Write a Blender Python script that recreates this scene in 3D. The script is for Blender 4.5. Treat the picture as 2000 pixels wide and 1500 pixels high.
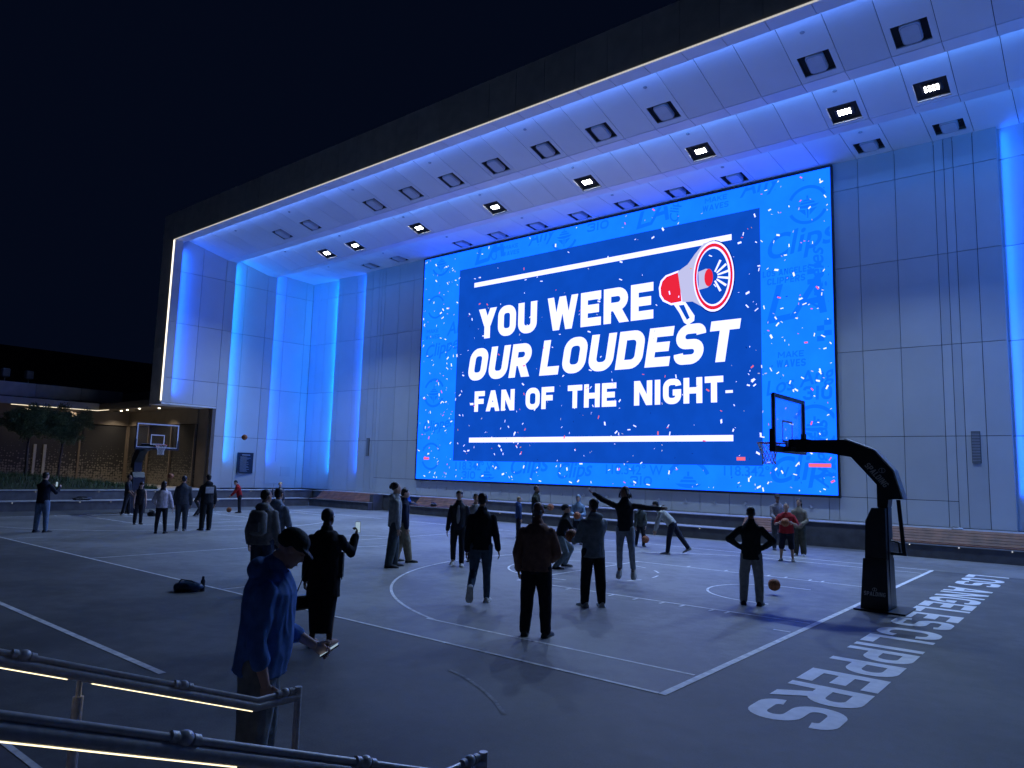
import bpy, bmesh, math, random
import numpy as np
from mathutils import Vector, Matrix, Euler, noise

R = math.radians
rnd = random.Random(7)
scene = bpy.context.scene
for o in list(bpy.data.objects):
    bpy.data.objects.remove(o)
COL = scene.collection

# ------------------------------------------------------------------ camera
YAW, PITCH, ROLL = -0.687684, 0.119881, 0.02795
CAM = Vector((3.851949, -7.349981, 2.317097))
def cam_axes():
    ca, sa, cb, sb = math.cos(YAW), math.sin(YAW), math.cos(PITCH), math.sin(PITCH)
    fwd = Vector((sa * cb, ca * cb, sb)); right = Vector((ca, -sa, 0)); up = right.cross(fwd)
    return (math.cos(ROLL) * right + math.sin(ROLL) * up, -math.sin(ROLL) * right + math.cos(ROLL) * up, fwd)
_r, _u, _f = cam_axes()
cam_data = bpy.data.cameras.new('camera')
cam_data.sensor_fit = 'HORIZONTAL'; cam_data.sensor_width = 36.0
cam_data.lens = 1420.973 / 2000 * 36.0
cam_data.clip_start = 0.05; cam_data.clip_end = 2000
cam = bpy.data.objects.new('camera', cam_data); COL.objects.link(cam)
cam.matrix_world = Matrix(((_r.x, _u.x, -_f.x, CAM.x), (_r.y, _u.y, -_f.y, CAM.y), (_r.z, _u.z, -_f.z, CAM.z), (0, 0, 0, 1)))
scene.camera = cam

# ------------------------------------------------------------------ night sky
world = bpy.data.worlds.new('World'); scene.world = world; world.use_nodes = True
nt = world.node_tree; bg = nt.nodes['Background']
sky = nt.nodes.new('ShaderNodeTexSky'); sky.sky_type = 'NISHITA'; sky.sun_disc = False
sky.sun_elevation = R(-7.0); sky.sun_rotation = R(200)
sky.air_density = 1.0; sky.dust_density = 0.4; sky.ozone_density = 3.0
mixs = nt.nodes.new('ShaderNodeMix'); mixs.data_type = 'RGBA'; mixs.inputs[0].default_value = 0.985
nt.links.new(sky.outputs[0], mixs.inputs[6]); mixs.inputs[7].default_value = (0.010, 0.022, 0.075, 1)
nt.links.new(mixs.outputs[2], bg.inputs['Color'])
bg.inputs['Strength'].default_value = 0.095

scene.view_settings.view_transform = 'Standard'; scene.view_settings.look = 'None'
scene.view_settings.exposure = 0.3; scene.view_settings.gamma = 1.0
scene.view_settings.use_curve_mapping = False
scene.cycles.use_denoising = True
try: scene.cycles.denoiser = 'OPENIMAGEDENOISE'
except Exception: pass
scene.cycles.max_bounces = 6; scene.cycles.diffuse_bounces = 4; scene.cycles.glossy_bounces = 3
scene.cycles.transparent_max_bounces = 12
scene.cycles.sample_clamp_indirect = 4.0
scene.cycles.caustics_reflective = False; scene.cycles.caustics_refractive = False

# light levels of the lamps the place has
FLOOD_W, FLOOD_COL = 265.0, (0.45, 0.66, 1.0)
LED_W = 0.5
SCREEN_GAIN = 1.26

def area_lamp(name, loc, direction, sx, sy, power, color, spread=180, shape='RECTANGLE', parent=None, xdir=None):
    L = bpy.data.lights.new(name, 'AREA'); L.shape = shape; L.size = sx
    if shape in ('RECTANGLE', 'ELLIPSE'): L.size_y = sy
    L.energy = power; L.color = color; L.spread = R(spread)
    o = bpy.data.objects.new(name, L); COL.objects.link(o)
    z = -Vector(direction).normalized()
    x = Vector(xdir) if xdir else (Vector((1, 0, 0)) if abs(z.x) < .9 else Vector((0, 1, 0)))
    x = (x - z * x.dot(z)).normalized(); y = z.cross(x)
    o.matrix_world = Matrix(((x.x, y.x, z.x, loc[0]), (x.y, y.y, z.y, loc[1]), (x.z, y.z, z.z, loc[2]), (0, 0, 0, 1)))
    if parent:
        mw = o.matrix_world.copy(); o.parent = parent; o.matrix_parent_inverse = parent.matrix_world.inverted(); o.matrix_world = mw
    return o

# ------------------------------------------------------------------ materials
MATS = {}
def mat(name, col, rough=0.6, var=0.12, scale=6.0, bump=0.0, bscale=40.0, metal=0.0, spec=0.5, detail=4.0, col2=None):
    if name in MATS: return MATS[name]
    m = bpy.data.materials.new(name); m.use_nodes = True; n = m.node_tree.nodes; l = m.node_tree.links
    b = n['Principled BSDF']; b.inputs['Roughness'].default_value = rough; b.inputs['Metallic'].default_value = metal
    b.inputs['Specular IOR Level'].default_value = spec
    tc = n.new('ShaderNodeTexCoord'); nz = n.new('ShaderNodeTexNoise'); nz.inputs['Scale'].default_value = scale; nz.inputs['Detail'].default_value = detail
    l.new(tc.outputs['Object'], nz.inputs['Vector'])
    rp = n.new('ShaderNodeValToRGB'); rp.color_ramp.elements[0].position = .3; rp.color_ramp.elements[1].position = .7
    c2 = col2 or tuple(min(1, c * (1 + var)) for c in col)
    rp.color_ramp.elements[0].color = tuple(c * (1 - var) for c in col) + (1,)
    rp.color_ramp.elements[1].color = tuple(c2) + (1,)
    l.new(nz.outputs['Fac'], rp.inputs['Fac']); l.new(rp.outputs['Color'], b.inputs['Base Color'])
    if bump > 0:
        bz = n.new('ShaderNodeTexNoise'); bz.inputs['Scale'].default_value = bscale; bz.inputs['Detail'].default_value = 3
        l.new(tc.outputs['Object'], bz.inputs['Vector'])
        bp = n.new('ShaderNodeBump'); bp.inputs['Strength'].default_value = bump; bp.inputs['Distance'].default_value = 0.02
        l.new(bz.outputs['Fac'], bp.inputs['Height']); l.new(bp.outputs['Normal'], b.inputs['Normal'])
    if name in ('white_panel', 'ceiling_panel_white', 'dark_fascia', 'bench_wood'):      # each panel a slightly different tone
        oi = n.new('ShaderNodeObjectInfo'); mr = n.new('ShaderNodeMapRange'); k = .16 if name == 'bench_wood' else .055
        mr.inputs['To Min'].default_value = 1 - k; mr.inputs['To Max'].default_value = 1 + k; l.new(oi.outputs['Random'], mr.inputs['Value'])
        mu = n.new('ShaderNodeVectorMath'); mu.operation = 'SCALE'; l.new(rp.outputs['Color'], mu.inputs[0]); l.new(mr.outputs[0], mu.inputs['Scale']); l.new(mu.outputs[0], b.inputs['Base Color'])
    MATS[name] = m
    return m
def emit(name, col, strength=1.0):
    if name in MATS: return MATS[name]
    m = bpy.data.materials.new(name); m.use_nodes = True; n = m.node_tree.nodes; l = m.node_tree.links
    n.remove(n['Principled BSDF']); e = n.new('ShaderNodeEmission')
    e.inputs['Color'].default_value = tuple(col) + (1,); e.inputs['Strength'].default_value = strength
    l.new(e.outputs[0], n['Material Output'].inputs['Surface']); MATS[name] = m
    return m

# ------------------------------------------------------------------ mesh helpers
class MB:
    def __init__(s): s.v = []; s.f = []; s.mi = []; s.cur = 0
    def add(s, vs, fs):
        k = len(s.v); s.v += [tuple(v) for v in vs]; s.f += [tuple(i + k for i in f) for f in fs]; s.mi += [s.cur] * len(fs); return s
    def box(s, lo, hi, M=None):
        (a, b, c), (d, e, f) = lo, hi
        vs = [Vector(q) for q in ((a, b, c), (d, b, c), (d, e, c), (a, e, c), (a, b, f), (d, b, f), (d, e, f), (a, e, f))]
        if M: vs = [M @ q for q in vs]
        return s.add(vs, ((3, 2, 1, 0), (4, 5, 6, 7), (0, 1, 5, 4), (1, 2, 6, 5), (2, 3, 7, 6), (3, 0, 4, 7)))
    def bevbox(s, lo, hi, r, M=None):            # box with chamfered vertical and top edges
        (a, b, c), (d, e, f) = lo, hi
        def ring(x0, y0, x1, y1, k, z): return [(x0 + k, y0, z), (x1 - k, y0, z), (x1, y0 + k, z), (x1, y1 - k, z), (x1 - k, y1, z), (x0 + k, y1, z), (x0, y1 - k, z), (x0, y0 + k, z)]
        rings = [ring(a + r, b + r, d - r, e - r, r * .5, c), ring(a, b, d, e, r, c + r), ring(a, b, d, e, r, f - r), ring(a + r, b + r, d - r, e - r, r * .5, f)]
        return s.loft(rings, M=M)
    def loft(s, rings, cap=True, M=None, closed=True):
        n = len(rings[0]); vs = [Vector(q) for r in rings for q in r]
        if M: vs = [M @ q for q in vs]
        fs = []
        for i in range(len(rings) - 1):
            for j in range(n if closed else n - 1):
                fs.append((i * n + j, i * n + (j + 1) % n, (i + 1) * n + (j + 1) % n, (i + 1) * n + j))
        if cap:
            fs.append(tuple(reversed(range(n)))); fs.append(tuple(range((len(rings) - 1) * n, len(rings) * n)))
        return s.add(vs, fs)
    def tube(s, pts, rad, seg=8, cap=True):
        pts = [Vector(p) for p in pts]; n = len(pts); rr = rad if hasattr(rad, '__len__') else [rad] * n
        t0 = (pts[1] - pts[0]).normalized(); x = t0.orthogonal().normalized(); rings = []
        for i, p in enumerate(pts):
            t = (pts[min(i + 1, n - 1)] - pts[max(i - 1, 0)]).normalized()
            x = (x - t * x.dot(t)).normalized(); y = t.cross(x)
            rings.append([p + (x * math.cos(2 * math.pi * j / seg) + y * math.sin(2 * math.pi * j / seg)) * rr[i] for j in range(seg)])
        return s.loft(rings, cap)
    def ellipsoid(s, c, r, M=None, seg=14, rings=9):
        c = Vector(c); vs = []; fs = []
        for i in range(1, rings):
            th = math.pi * i / rings
            for j in range(seg):
                ph = 2 * math.pi * j / seg
                q = Vector((r[0] * math.sin(th) * math.cos(ph), r[1] * math.sin(th) * math.sin(ph), r[2] * math.cos(th)))
                vs.append(c + (M @ q if M else q))
        top = len(vs); e = Vector((0, 0, r[2])); e = M @ e if M else e
        vs += [c + e, c - e]
        for j in range(seg):
            fs.append((top, j, (j + 1) % seg)); k = (rings - 2) * seg
            fs.append((top + 1, k + (j + 1) % seg, k + j))
        for i in range(rings - 2):
            for j in range(seg):
                fs.append((i * seg + j, (i + 1) * seg + j, (i + 1) * seg + (j + 1) % seg, i * seg + (j + 1) % seg))
        return s.add(vs, fs)
    def capsule(s, a, b, ra, rb, seg=12, flat=None):
        a, b = Vector(a), Vector(b); t = (b - a); L = t.length; t.normalize(); pts = []; rr = []
        for k in range(4):
            an = math.pi / 2 * (k / 4.0); pts.append(a - t * ra * math.cos(an)); rr.append(max(ra * math.sin(an), ra * .12))
        for k in range(4):
            pts.append(a + t * L * (k / 3.0)); rr.append(ra + (rb - ra) * k / 3.0)
        for k in range(1, 5):
            an = math.pi / 2 * (k / 4.0); pts.append(b + t * rb * math.sin(an)); rr.append(max(rb * math.cos(an), rb * .12))
        return s.tube(pts, rr, seg)
    def disc(s, c, n, r, seg=16):
        n = Vector(n).normalized(); x = n.orthogonal().normalized(); y = n.cross(x)
        return s.add([Vector(c) + (x * math.cos(2 * math.pi * j / seg) + y * math.sin(2 * math.pi * j / seg)) * r for j in range(seg)], (tuple(range(seg)),))
    def prism(s, prof, a, b, axis='y'):           # closed profile (p,q) swept along an axis from a to b
        def P(p, q, t): return (p, t, q) if axis == 'y' else ((t, p, q) if axis == 'x' else (p, q, t))
        return s.loft([[P(p, q, a) for p, q in prof], [P(p, q, b) for p, q in prof]])
    def mesh(s, name='m'):
        me = bpy.data.meshes.new(name); me.from_pydata(s.v, [], s.f); me.update()
        if any(s.mi): me.polygons.foreach_set('material_index', s.mi)
        return me
def fixn(me):
    bm = bmesh.new(); bm.from_mesh(me); bmesh.ops.recalc_face_normals(bm, faces=bm.faces); bm.to_mesh(me); bm.free(); return me
def link(name, me, m=None, parent=None, smooth=False, loc=None):
    o = bpy.data.objects.new(name, me); COL.objects.link(o)
    if m is not None:
        ms = m if isinstance(m, (list, tuple)) else [m]
        if len(me.materials) == 0:
            for q in ms: me.materials.append(q)
    if smooth: me.polygons.foreach_set('use_smooth', [True] * len(me.polygons))
    if parent: o.parent = parent
    if loc is not None: o.location = loc
    return o
def obj(name, mb, m, parent=None, smooth=False, fix=True, loc=None):
    me = mb.mesh(name)
    if fix: fixn(me)
    return link(name, me, m, parent, smooth, loc)
def smooth_by_angle(o, ang=40):
    me = o.data; me.polygons.foreach_set('use_smooth', [True] * len(me.polygons))
    bm = bmesh.new(); bm.from_mesh(me)
    for e in bm.edges:
        if len(e.link_faces) == 2 and e.calc_face_angle(0) > R(ang): e.smooth = False
    bm.to_mesh(me); bm.free(); return o
def empty(name, loc=(0, 0, 0), rz=0.0):
    o = bpy.data.objects.new(name, None); COL.objects.link(o); o.location = loc; o.rotation_euler = (0, 0, rz); o.empty_display_size = .2
    bpy.context.view_layer.update(); return o
def tag(o, label, cat, group=None):
    o['label'] = label; o['category'] = cat
    if group: o['group'] = group
    return o
def struct(o): o['kind'] = 'structure'; return o
def stuff(o): o['kind'] = 'stuff'; return o
def copy_tree(o, parent=None):
    c = o.copy(); COL.objects.link(c); c.parent = parent
    for ch in list(o.children): copy_tree(ch, c)
    return c

# ------------------------------------------------------------------ stroke lettering
def fillet(path, closed=False, seg=6):
    n = len(path); out = []
    for i, q in enumerate(path):
        p = Vector((q[0], q[1])); r = q[2] if len(q) > 2 else 0
        if r <= 0 or (not closed and i in (0, n - 1)): out.append(p); continue
        a = Vector(path[i - 1][:2]) - p; b = Vector(path[(i + 1) % n][:2]) - p
        la, lb = a.length, b.length; a.normalize(); b.normalize()
        ang = a.angle(b)
        fa = .5 if (len(path[i - 1]) > 2 and path[i - 1][2] > 0) else 1.0
        fb = .5 if (len(path[(i + 1) % n]) > 2 and path[(i + 1) % n][2] > 0) else 1.0
        d = min(r / math.tan(ang / 2), la * fa, lb * fb); r2 = d * math.tan(ang / 2)
        c = p + (a + b).normalized() * (r2 / math.sin(ang / 2)); A = p + a * d - c; B = p + b * d - c
        a0 = math.atan2(A.y, A.x); a1 = math.atan2(B.y, B.x); da = (a1 - a0 + math.pi) % (2 * math.pi) - math.pi
        for k in range(seg + 1):
            t = a0 + da * k / seg; out.append(c + Vector((math.cos(t), math.sin(t))) * r2)
    res = []
    for p in out:
        if not res or (p - res[-1]).length > 1e-5: res.append(p)
    if closed and (res[0] - res[-1]).length < 1e-5: res.pop()
    return res
def ribbon2d(pts, w, closed=False, ext=0.0):
    n = len(pts); pts = [p.copy() for p in pts]
    if not closed and ext:
        pts[0] += (pts[0] - pts[1]).normalized() * ext; pts[-1] += (pts[-1] - pts[-2]).normalized() * ext
    Ls, Rs = [], []
    for i in range(n):
        if closed or 0 < i < n - 1:
            d0 = (pts[i] - pts[i - 1]).normalized(); d1 = (pts[(i + 1) % n] - pts[i]).normalized()
        else:
            d0 = d1 = (pts[1] - pts[0]).normalized() if i == 0 else (pts[-1] - pts[-2]).normalized()
        n0 = Vector((-d0.y, d0.x)); n1 = Vector((-d1.y, d1.x)); m = (n0 + n1)
        if m.length < 1e-6: m = n0
        m.normalize(); k = min(1 / max(m.dot(n0), .35), 2.2)
        Ls.append(pts[i] + m * k * w / 2); Rs.append(pts[i] - m * k * w / 2)
    vs = [v for q in zip(Ls, Rs) for v in q]
    fs = [(2 * i, 2 * i + 1, 2 * ((i + 1) % n) + 1, 2 * ((i + 1) % n)) for i in range(n if closed else n - 1)]
    return vs, fs
def glyph(ch, W, H, t):
    w, h = W - t, H - t; a = t / 2
    Rr = min(w, h) * .42
    def P(*pts): return [(a + u * w, a + v * h) + ((r * Rr,) if r else ()) for u, v, r in pts]
    o = []
    def S(*pts, closed=False): o.append((P(*pts), closed))
    g = ch
    if g == 'O' or g == '0': S((0, 0, 1), (1, 0, 1), (1, 1, 1), (0, 1, 1), closed=True)
    elif g == 'U': S((0, 1, 0), (0, 0, 1), (1, 0, 1), (1, 1, 0))
    elif g == 'S': S((1, .80, 0), (1, 1, 1), (0, 1, 1), (0, .51, 1), (1, .49, 1), (1, 0, 1), (0, 0, 1), (0, .20, 0))
    elif g == 'C': S((1, .7, 0), (1, 1, 1), (0, 1, 1), (0, 0, 1), (1, 0, 1), (1, .3, 0))
    elif g == 'G': S((1, .79, 0), (1, 1, 1), (0, 1, 1), (0, 0, 1), (1, 0, 1), (1, .44, 0), (.56, .44, 0))
    elif g == 'D': S((0, 0, 0), (0, 1, 0), (1, 1, 1), (1, 0, 1), closed=True)
    elif g == 'R': S((0, 0, 0), (0, 1, 0)); S((0, 1, 0), (1, 1, 1), (1, .45, 1), (0, .45, 0)); S((.5, .45, 0), (1, 0, 0))
    elif g == 'P': S((0, 0, 0), (0, 1, 0)); S((0, 1, 0), (1, 1, 1), (1, .4, 1), (0, .4, 0))
    elif g == 'B': S((0, 0, 0), (0, 1, 0), (1, 1, 1), (1, .52, 1), (0, .52, 0)); S((0, .52, 0), (1, .52, 1), (1, 0, 1), (0, 0, 0))
    elif g == 'E': S((1, 1, 0), (0, 1, 0), (0, 0, 0), (1, 0, 0)); S((0, .5, 0), (.85, .5, 0))
    elif g == 'F': S((1, 1, 0), (0, 1, 0), (0, 0, 0)); S((0, .5, 0), (.85, .5, 0))
    elif g == 'L': S((0, 1, 0), (0, 0, 0), (1, 0, 0))
    elif g == 'T': S((0, 1, 0), (1, 1, 0)); S((.5, 1, 0), (.5, 0, 0))
    elif g == 'H': S((0, 0, 0), (0, 1, 0)); S((1, 0, 0), (1, 1, 0)); S((0, .5, 0), (1, .5, 0))
    elif g == 'I' or g == '1': S((.5, 0, 0), (.5, 1, 0))
    elif g == 'N': S((0, 0, 0), (0, 1, 0)); S((1, 0, 0), (1, 1, 0)); S((.02, 1, 0), (.98, 0, 0))
    elif g == 'A': S((0, 0, 0), (.5, 1, 0)); S((1, 0, 0), (.5, 1, 0)); S((.2, .25, 0), (.8, .25, 0))
    elif g == 'V': S((0, 1, 0), (.5, 0, 0)); S((1, 1, 0), (.5, 0, 0))
    elif g == 'Y': S((0, 1, 0), (.5, .38, 0)); S((1, 1, 0), (.5, .38, 0)); S((.5, .36, 0), (.5, 0, 0))
    elif g == 'W': S((0, 1, 0), (.24, 0, 0)); S((.5, 1, 0), (.24, 0, 0)); S((.5, 1, 0), (.76, 0, 0)); S((1, 1, 0), (.76, 0, 0))
    elif g == 'M': S((0, 0, 0), (0, 1, 0)); S((1, 0, 0), (1, 1, 0)); S((0, 1, 0), (.5, .25, 0)); S((1, 1, 0), (.5, .25, 0))
    elif g == 'K': S((0, 0, 0), (0, 1, 0)); S((0, .35, 0), (1, 1, 0)); S((.3, .55, 0), (1, 0, 0))
    elif g == '3': S((0, .76, 0), (0, 1, 1), (1, 1, 1), (1, .52, 1), (.4, .52, 0)); S((.4, .52, 0), (1, .52, 1), (1, 0, 1), (0, 0, 1), (0, .24, 0))
    elif g == '8': S((0, 0, 1), (1, 0, 1), (1, .5, 1), (0, .5, 1), closed=True); S((0, .5, 1), (1, .5, 1), (1, 1, 1), (0, 1, 1), closed=True)
    elif g == '4': S((.75, 0, 0), (.75, 1, 0)); S((.75, 1, 0), (0, .3, 0)); S((0, .3, 0), (1, .3, 0))
    elif g == '2': S((0, .75, 0), (0, 1, 1), (1, 1, 1), (1, .55, .6), (0, 0, 0)); S((0, 0, 0), (1, 0, 0))
    return o
REL = {'I': .36, '1': .4, 'W': 1.42, 'M': 1.25, ' ': .42, 'E': .88, 'F': .86, 'L': .84, 'T': .95, 'A': 1.1, 'N': 1.06}
def lettering(mb, text, O, ex, ey, width, H, t, gap, shear=0.0, up=Vector((0, 0, 1)), dz=.0008):
    """stroke letters; O lower-left corner, ex/ey unit directions, up = towards the reader"""
    O, ex, ey = Vector(O), Vector(ex), Vector(ey)
    tot = sum(REL.get(c, 1.0) for c in text); W0 = (width - gap * (len(text) - 1)) / tot; x = 0.0; k = 0
    for c in text:
        W = W0 * REL.get(c, 1.0)
        for path, closed in glyph(c, max(W, t * 1.01), H, t):
            pts = fillet(path, closed)
            diag = any(abs(pts[i].x - pts[i - 1].x) > 1e-4 and abs(pts[i].y - pts[i - 1].y) > 1e-4 for i in (1, len(pts) - 1)) and len(pts) == 2
            if diag:                                     # sloping stroke with level ends
                (p, q) = pts if pts[0].y < pts[1].y else (pts[1], pts[0]); dx, dy = q.x - p.x, q.y - p.y
                y0 = 0.0 if p.y < t * .51 else p.y; y1 = H if q.y > H - t * .51 else q.y
                x0, x1 = p.x, q.x; wh = min(t * math.hypot(dx, dy) / dy, t * 1.5) * (.92 if c in 'WMN' else 1.0) / 2
                vs = [Vector((x0 - wh, y0)), Vector((x0 + wh, y0)), Vector((x1 + wh, y1)), Vector((x1 - wh, y1))]; fs = [(0, 1, 2, 3)]
            else: vs, fs = ribbon2d(pts, t, closed, ext=0 if (closed or c in 'SCG3') else t * .5)
            lo, hi = 0.0, H
            vs = [Vector((v.x, min(max(v.y, lo), hi))) for v in vs]
            mb.add([O + ex * (x + v.x + shear * v.y) + ey * v.y + up * (dz * (k % 4)) for v in vs], fs)
            k += 1
        x += W + gap
    return mb
# ================================================================== materials of the place
def floor_material(name, col, col_dark, rough):
    m = bpy.data.materials.new(name); m.use_nodes = True; n = m.node_tree.nodes; l = m.node_tree.links; b = n['Principled BSDF']
    tc = n.new('ShaderNodeTexCoord')
    def nz(scale, detail, rg=.55, vec=None):
        q = n.new('ShaderNodeTexNoise'); q.inputs['Scale'].default_value = scale; q.inputs['Detail'].default_value = detail; q.inputs['Roughness'].default_value = rg
        l.new(vec or tc.outputs['Object'], q.inputs['Vector']); return q
    big = nz(.35, 4); mid = nz(3.0, 6, .65); fine = nz(60, 3)
    mp = n.new('ShaderNodeMapping'); mp.inputs['Scale'].default_value = (1.0, 14.0, 1); mp.inputs['Rotation'].default_value = (0, 0, R(28)); l.new(tc.outputs['Object'], mp.inputs['Vector'])
    scuff = nz(.9, 8, .75, mp.outputs['Vector'])
    def math_(op, a, bb, c=None):
        q = n.new('ShaderNodeMath'); q.operation = op
        for i, v in enumerate((a, bb)):
            if hasattr(v, 'is_linked') or hasattr(v, 'links'): l.new(v, q.inputs[i])
            else: q.inputs[i].default_value = v
        return q.outputs[0]
    s = math_('ADD', math_('MULTIPLY', big.outputs['Fac'], .45), math_('MULTIPLY', mid.outputs['Fac'], .35))
    s = math_('ADD', s, math_('MULTIPLY', fine.outputs['Fac'], .2))
    rp = n.new('ShaderNodeValToRGB'); rp.color_ramp.elements[0].position = .44; rp.color_ramp.elements[1].position = .56
    rp.color_ramp.elements[0].color = col_dark + (1,); rp.color_ramp.elements[1].color = col + (1,); l.new(s, rp.inputs['Fac'])
    sr = n.new('ShaderNodeValToRGB'); sr.color_ramp.elements[0].position = .64; sr.color_ramp.elements[1].position = .74; l.new(scuff.outputs['Fac'], sr.inputs['Fac'])
    mx = n.new('ShaderNodeMix'); mx.data_type = 'RGBA'; mx.blend_type = 'MIX'; l.new(math_('MULTIPLY', sr.outputs['Color'], .38), mx.inputs[0])
    l.new(rp.outputs['Color'], mx.inputs[6]); mx.inputs[7].default_value = tuple(min(1, c * 1.7) for c in col) + (1,)
    blot = nz(1.1, 10, .72); br = n.new('ShaderNodeValToRGB'); br.color_ramp.elements[0].position = .56; br.color_ramp.elements[1].position = .68; l.new(blot.outputs['Fac'], br.inputs['Fac'])
    m2 = n.new('ShaderNodeMix'); m2.data_type = 'RGBA'; l.new(math_('MULTIPLY', br.outputs['Color'], .30), m2.inputs[0]); l.new(mx.outputs[2], m2.inputs[6]); m2.inputs[7].default_value = tuple(c * .62 for c in col_dark) + (1,)
    mp2 = n.new('ShaderNodeMapping'); mp2.inputs['Scale'].default_value = (26.0, 1.0, 1); mp2.inputs['Rotation'].default_value = (0, 0, R(-35)); l.new(tc.outputs['Object'], mp2.inputs['Vector'])
    sc2 = nz(.7, 5, .6, mp2.outputs['Vector']); r2 = n.new('ShaderNodeValToRGB'); r2.color_ramp.elements[0].position = .70; r2.color_ramp.elements[1].position = .76; l.new(sc2.outputs['Fac'], r2.inputs['Fac'])
    m3 = n.new('ShaderNodeMix'); m3.data_type = 'RGBA'; l.new(math_('MULTIPLY', r2.outputs['Color'], .45), m3.inputs[0]); l.new(m2.outputs[2], m3.inputs[6]); m3.inputs[7].default_value = tuple(min(1, c * 1.9) for c in col) + (1,)
    l.new(m3.outputs[2], b.inputs['Base Color'])
    rr = n.new('ShaderNodeMapRange'); rr.inputs['To Min'].default_value = rough - .1; rr.inputs['To Max'].default_value = rough + .12; l.new(mid.outputs['Fac'], rr.inputs['Value']); l.new(rr.outputs[0], b.inputs['Roughness'])
    bp = n.new('ShaderNodeBump'); bp.inputs['Strength'].default_value = .25; bp.inputs['Distance'].default_value = .004; l.new(fine.outputs['Fac'], bp.inputs['Height']); l.new(bp.outputs['Normal'], b.inputs['Normal'])
    b.inputs['Specular IOR Level'].default_value = .35
    return m
M_PLAZA = floor_material('plaza_concrete', (.15, .15, .154), (.085, .086, .09), .62)
M_COURT = floor_material('court_paint', (.255, .255, .255), (.15, .15, .152), .55)
M_LINE = mat('line_paint', (.80, .80, .82), .6, .30, 7, bump=.1, detail=10)
M_PANEL = mat('white_panel', (.56, .57, .57), .5, .035, .8, bump=.03, bscale=90)
M_CEIL = mat('ceiling_panel_white', (.88, .88, .88), .55, .03, .8, bump=.03, bscale=90)
M_FASCIA = mat('dark_fascia', (.78, .74, .70), .5, .1, 2)
M_BACK = mat('joint_shadow_gap', (.02, .02, .025), .9, .1)
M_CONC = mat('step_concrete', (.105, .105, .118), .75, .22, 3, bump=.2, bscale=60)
M_CONCTOP = mat('step_tread_lit_tone', (.38, .38, .40), .7, .12, 4, bump=.15, bscale=60)  # paler than the risers: light catching the level tops, put into the colour
M_WOOD = mat('bench_wood', (.19, .075, .036), .55, .35, 3, bump=.15, bscale=30)
M_BLACK = mat('black_metal', (.018, .018, .022), .42, .2, 5)
M_PAD = mat('black_vinyl_pad', (.012, .013, .018), .38, .25, 7, bump=.12, bscale=12)
M_STEEL = mat('brushed_steel', (.74, .74, .76), .34, .15, 30, metal=.10, bump=.05, bscale=200, spec=.9)
M_BRONZE = mat('bronze_cladding', (.17, .135, .105), .5, .12, 2)
M_GREY = mat('grey_plastic', (.42, .43, .46), .5, .05)
M_RECESS = mat('recess_dark', (.10, .10, .10), .8, .1)

# ================================================================== ground and court
g = MB(); g.add([(-420, -300, 0), (300, -300, 0), (300, 420, 0), (-420, 420, 0)], [(0, 1, 2, 3)])
ground = struct(obj('ground', g, M_PLAZA, fix=False))
CL, CW = -29.8, 15.24
g = MB(); g.add([(CL, 0, .004), (0, 0, .004), (0, CW, .004), (CL, CW, .004)], [(0, 1, 2, 3)])
g.add([(CL, CW, .004), (7, CW, .004), (7, 19.0, .004), (CL, 19.0, .004)], [(0, 1, 2, 3)])
court = struct(obj('court_floor', g, M_COURT, fix=False))
def flat(name, vs, fs, z=.0055, parent=None, m=None):
    b = MB(); b.add([(v[0], v[1], z) for v in vs], fs); return link(name, b.mesh(name), m or M_LINE, parent or court)
def line(a, b, w=.05, z=.0055):
    vs, fs = ribbon2d([Vector(a), Vector(b)], w); return flat('court_line', vs, fs, z)
def arc(c, r, a0, a1, w=.05, n=48, z=.0065):
    pts = [Vector((c[0] + r * math.cos(R(a0 + (a1 - a0) * i / n)), c[1] + r * math.sin(R(a0 + (a1 - a0) * i / n)))) for i in range(n + 1)]
    vs, fs = ribbon2d(pts, w); return flat('court_line', vs, fs, z)
line((.02, -.02), (.02, CW + .02), .09); line((CL, -.02), (CL, CW + .02), .07)
line((CL, 0), (-.03, 0), .055); line((CL, CW), (-.03, CW), .055); line((CL / 2 - .05, .03), (CL / 2 - .05, CW - .03), .05, .0065)
arc((CL / 2 - .05, 7.7), 1.83, 0, 360, .05, 64, .0075)
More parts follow.
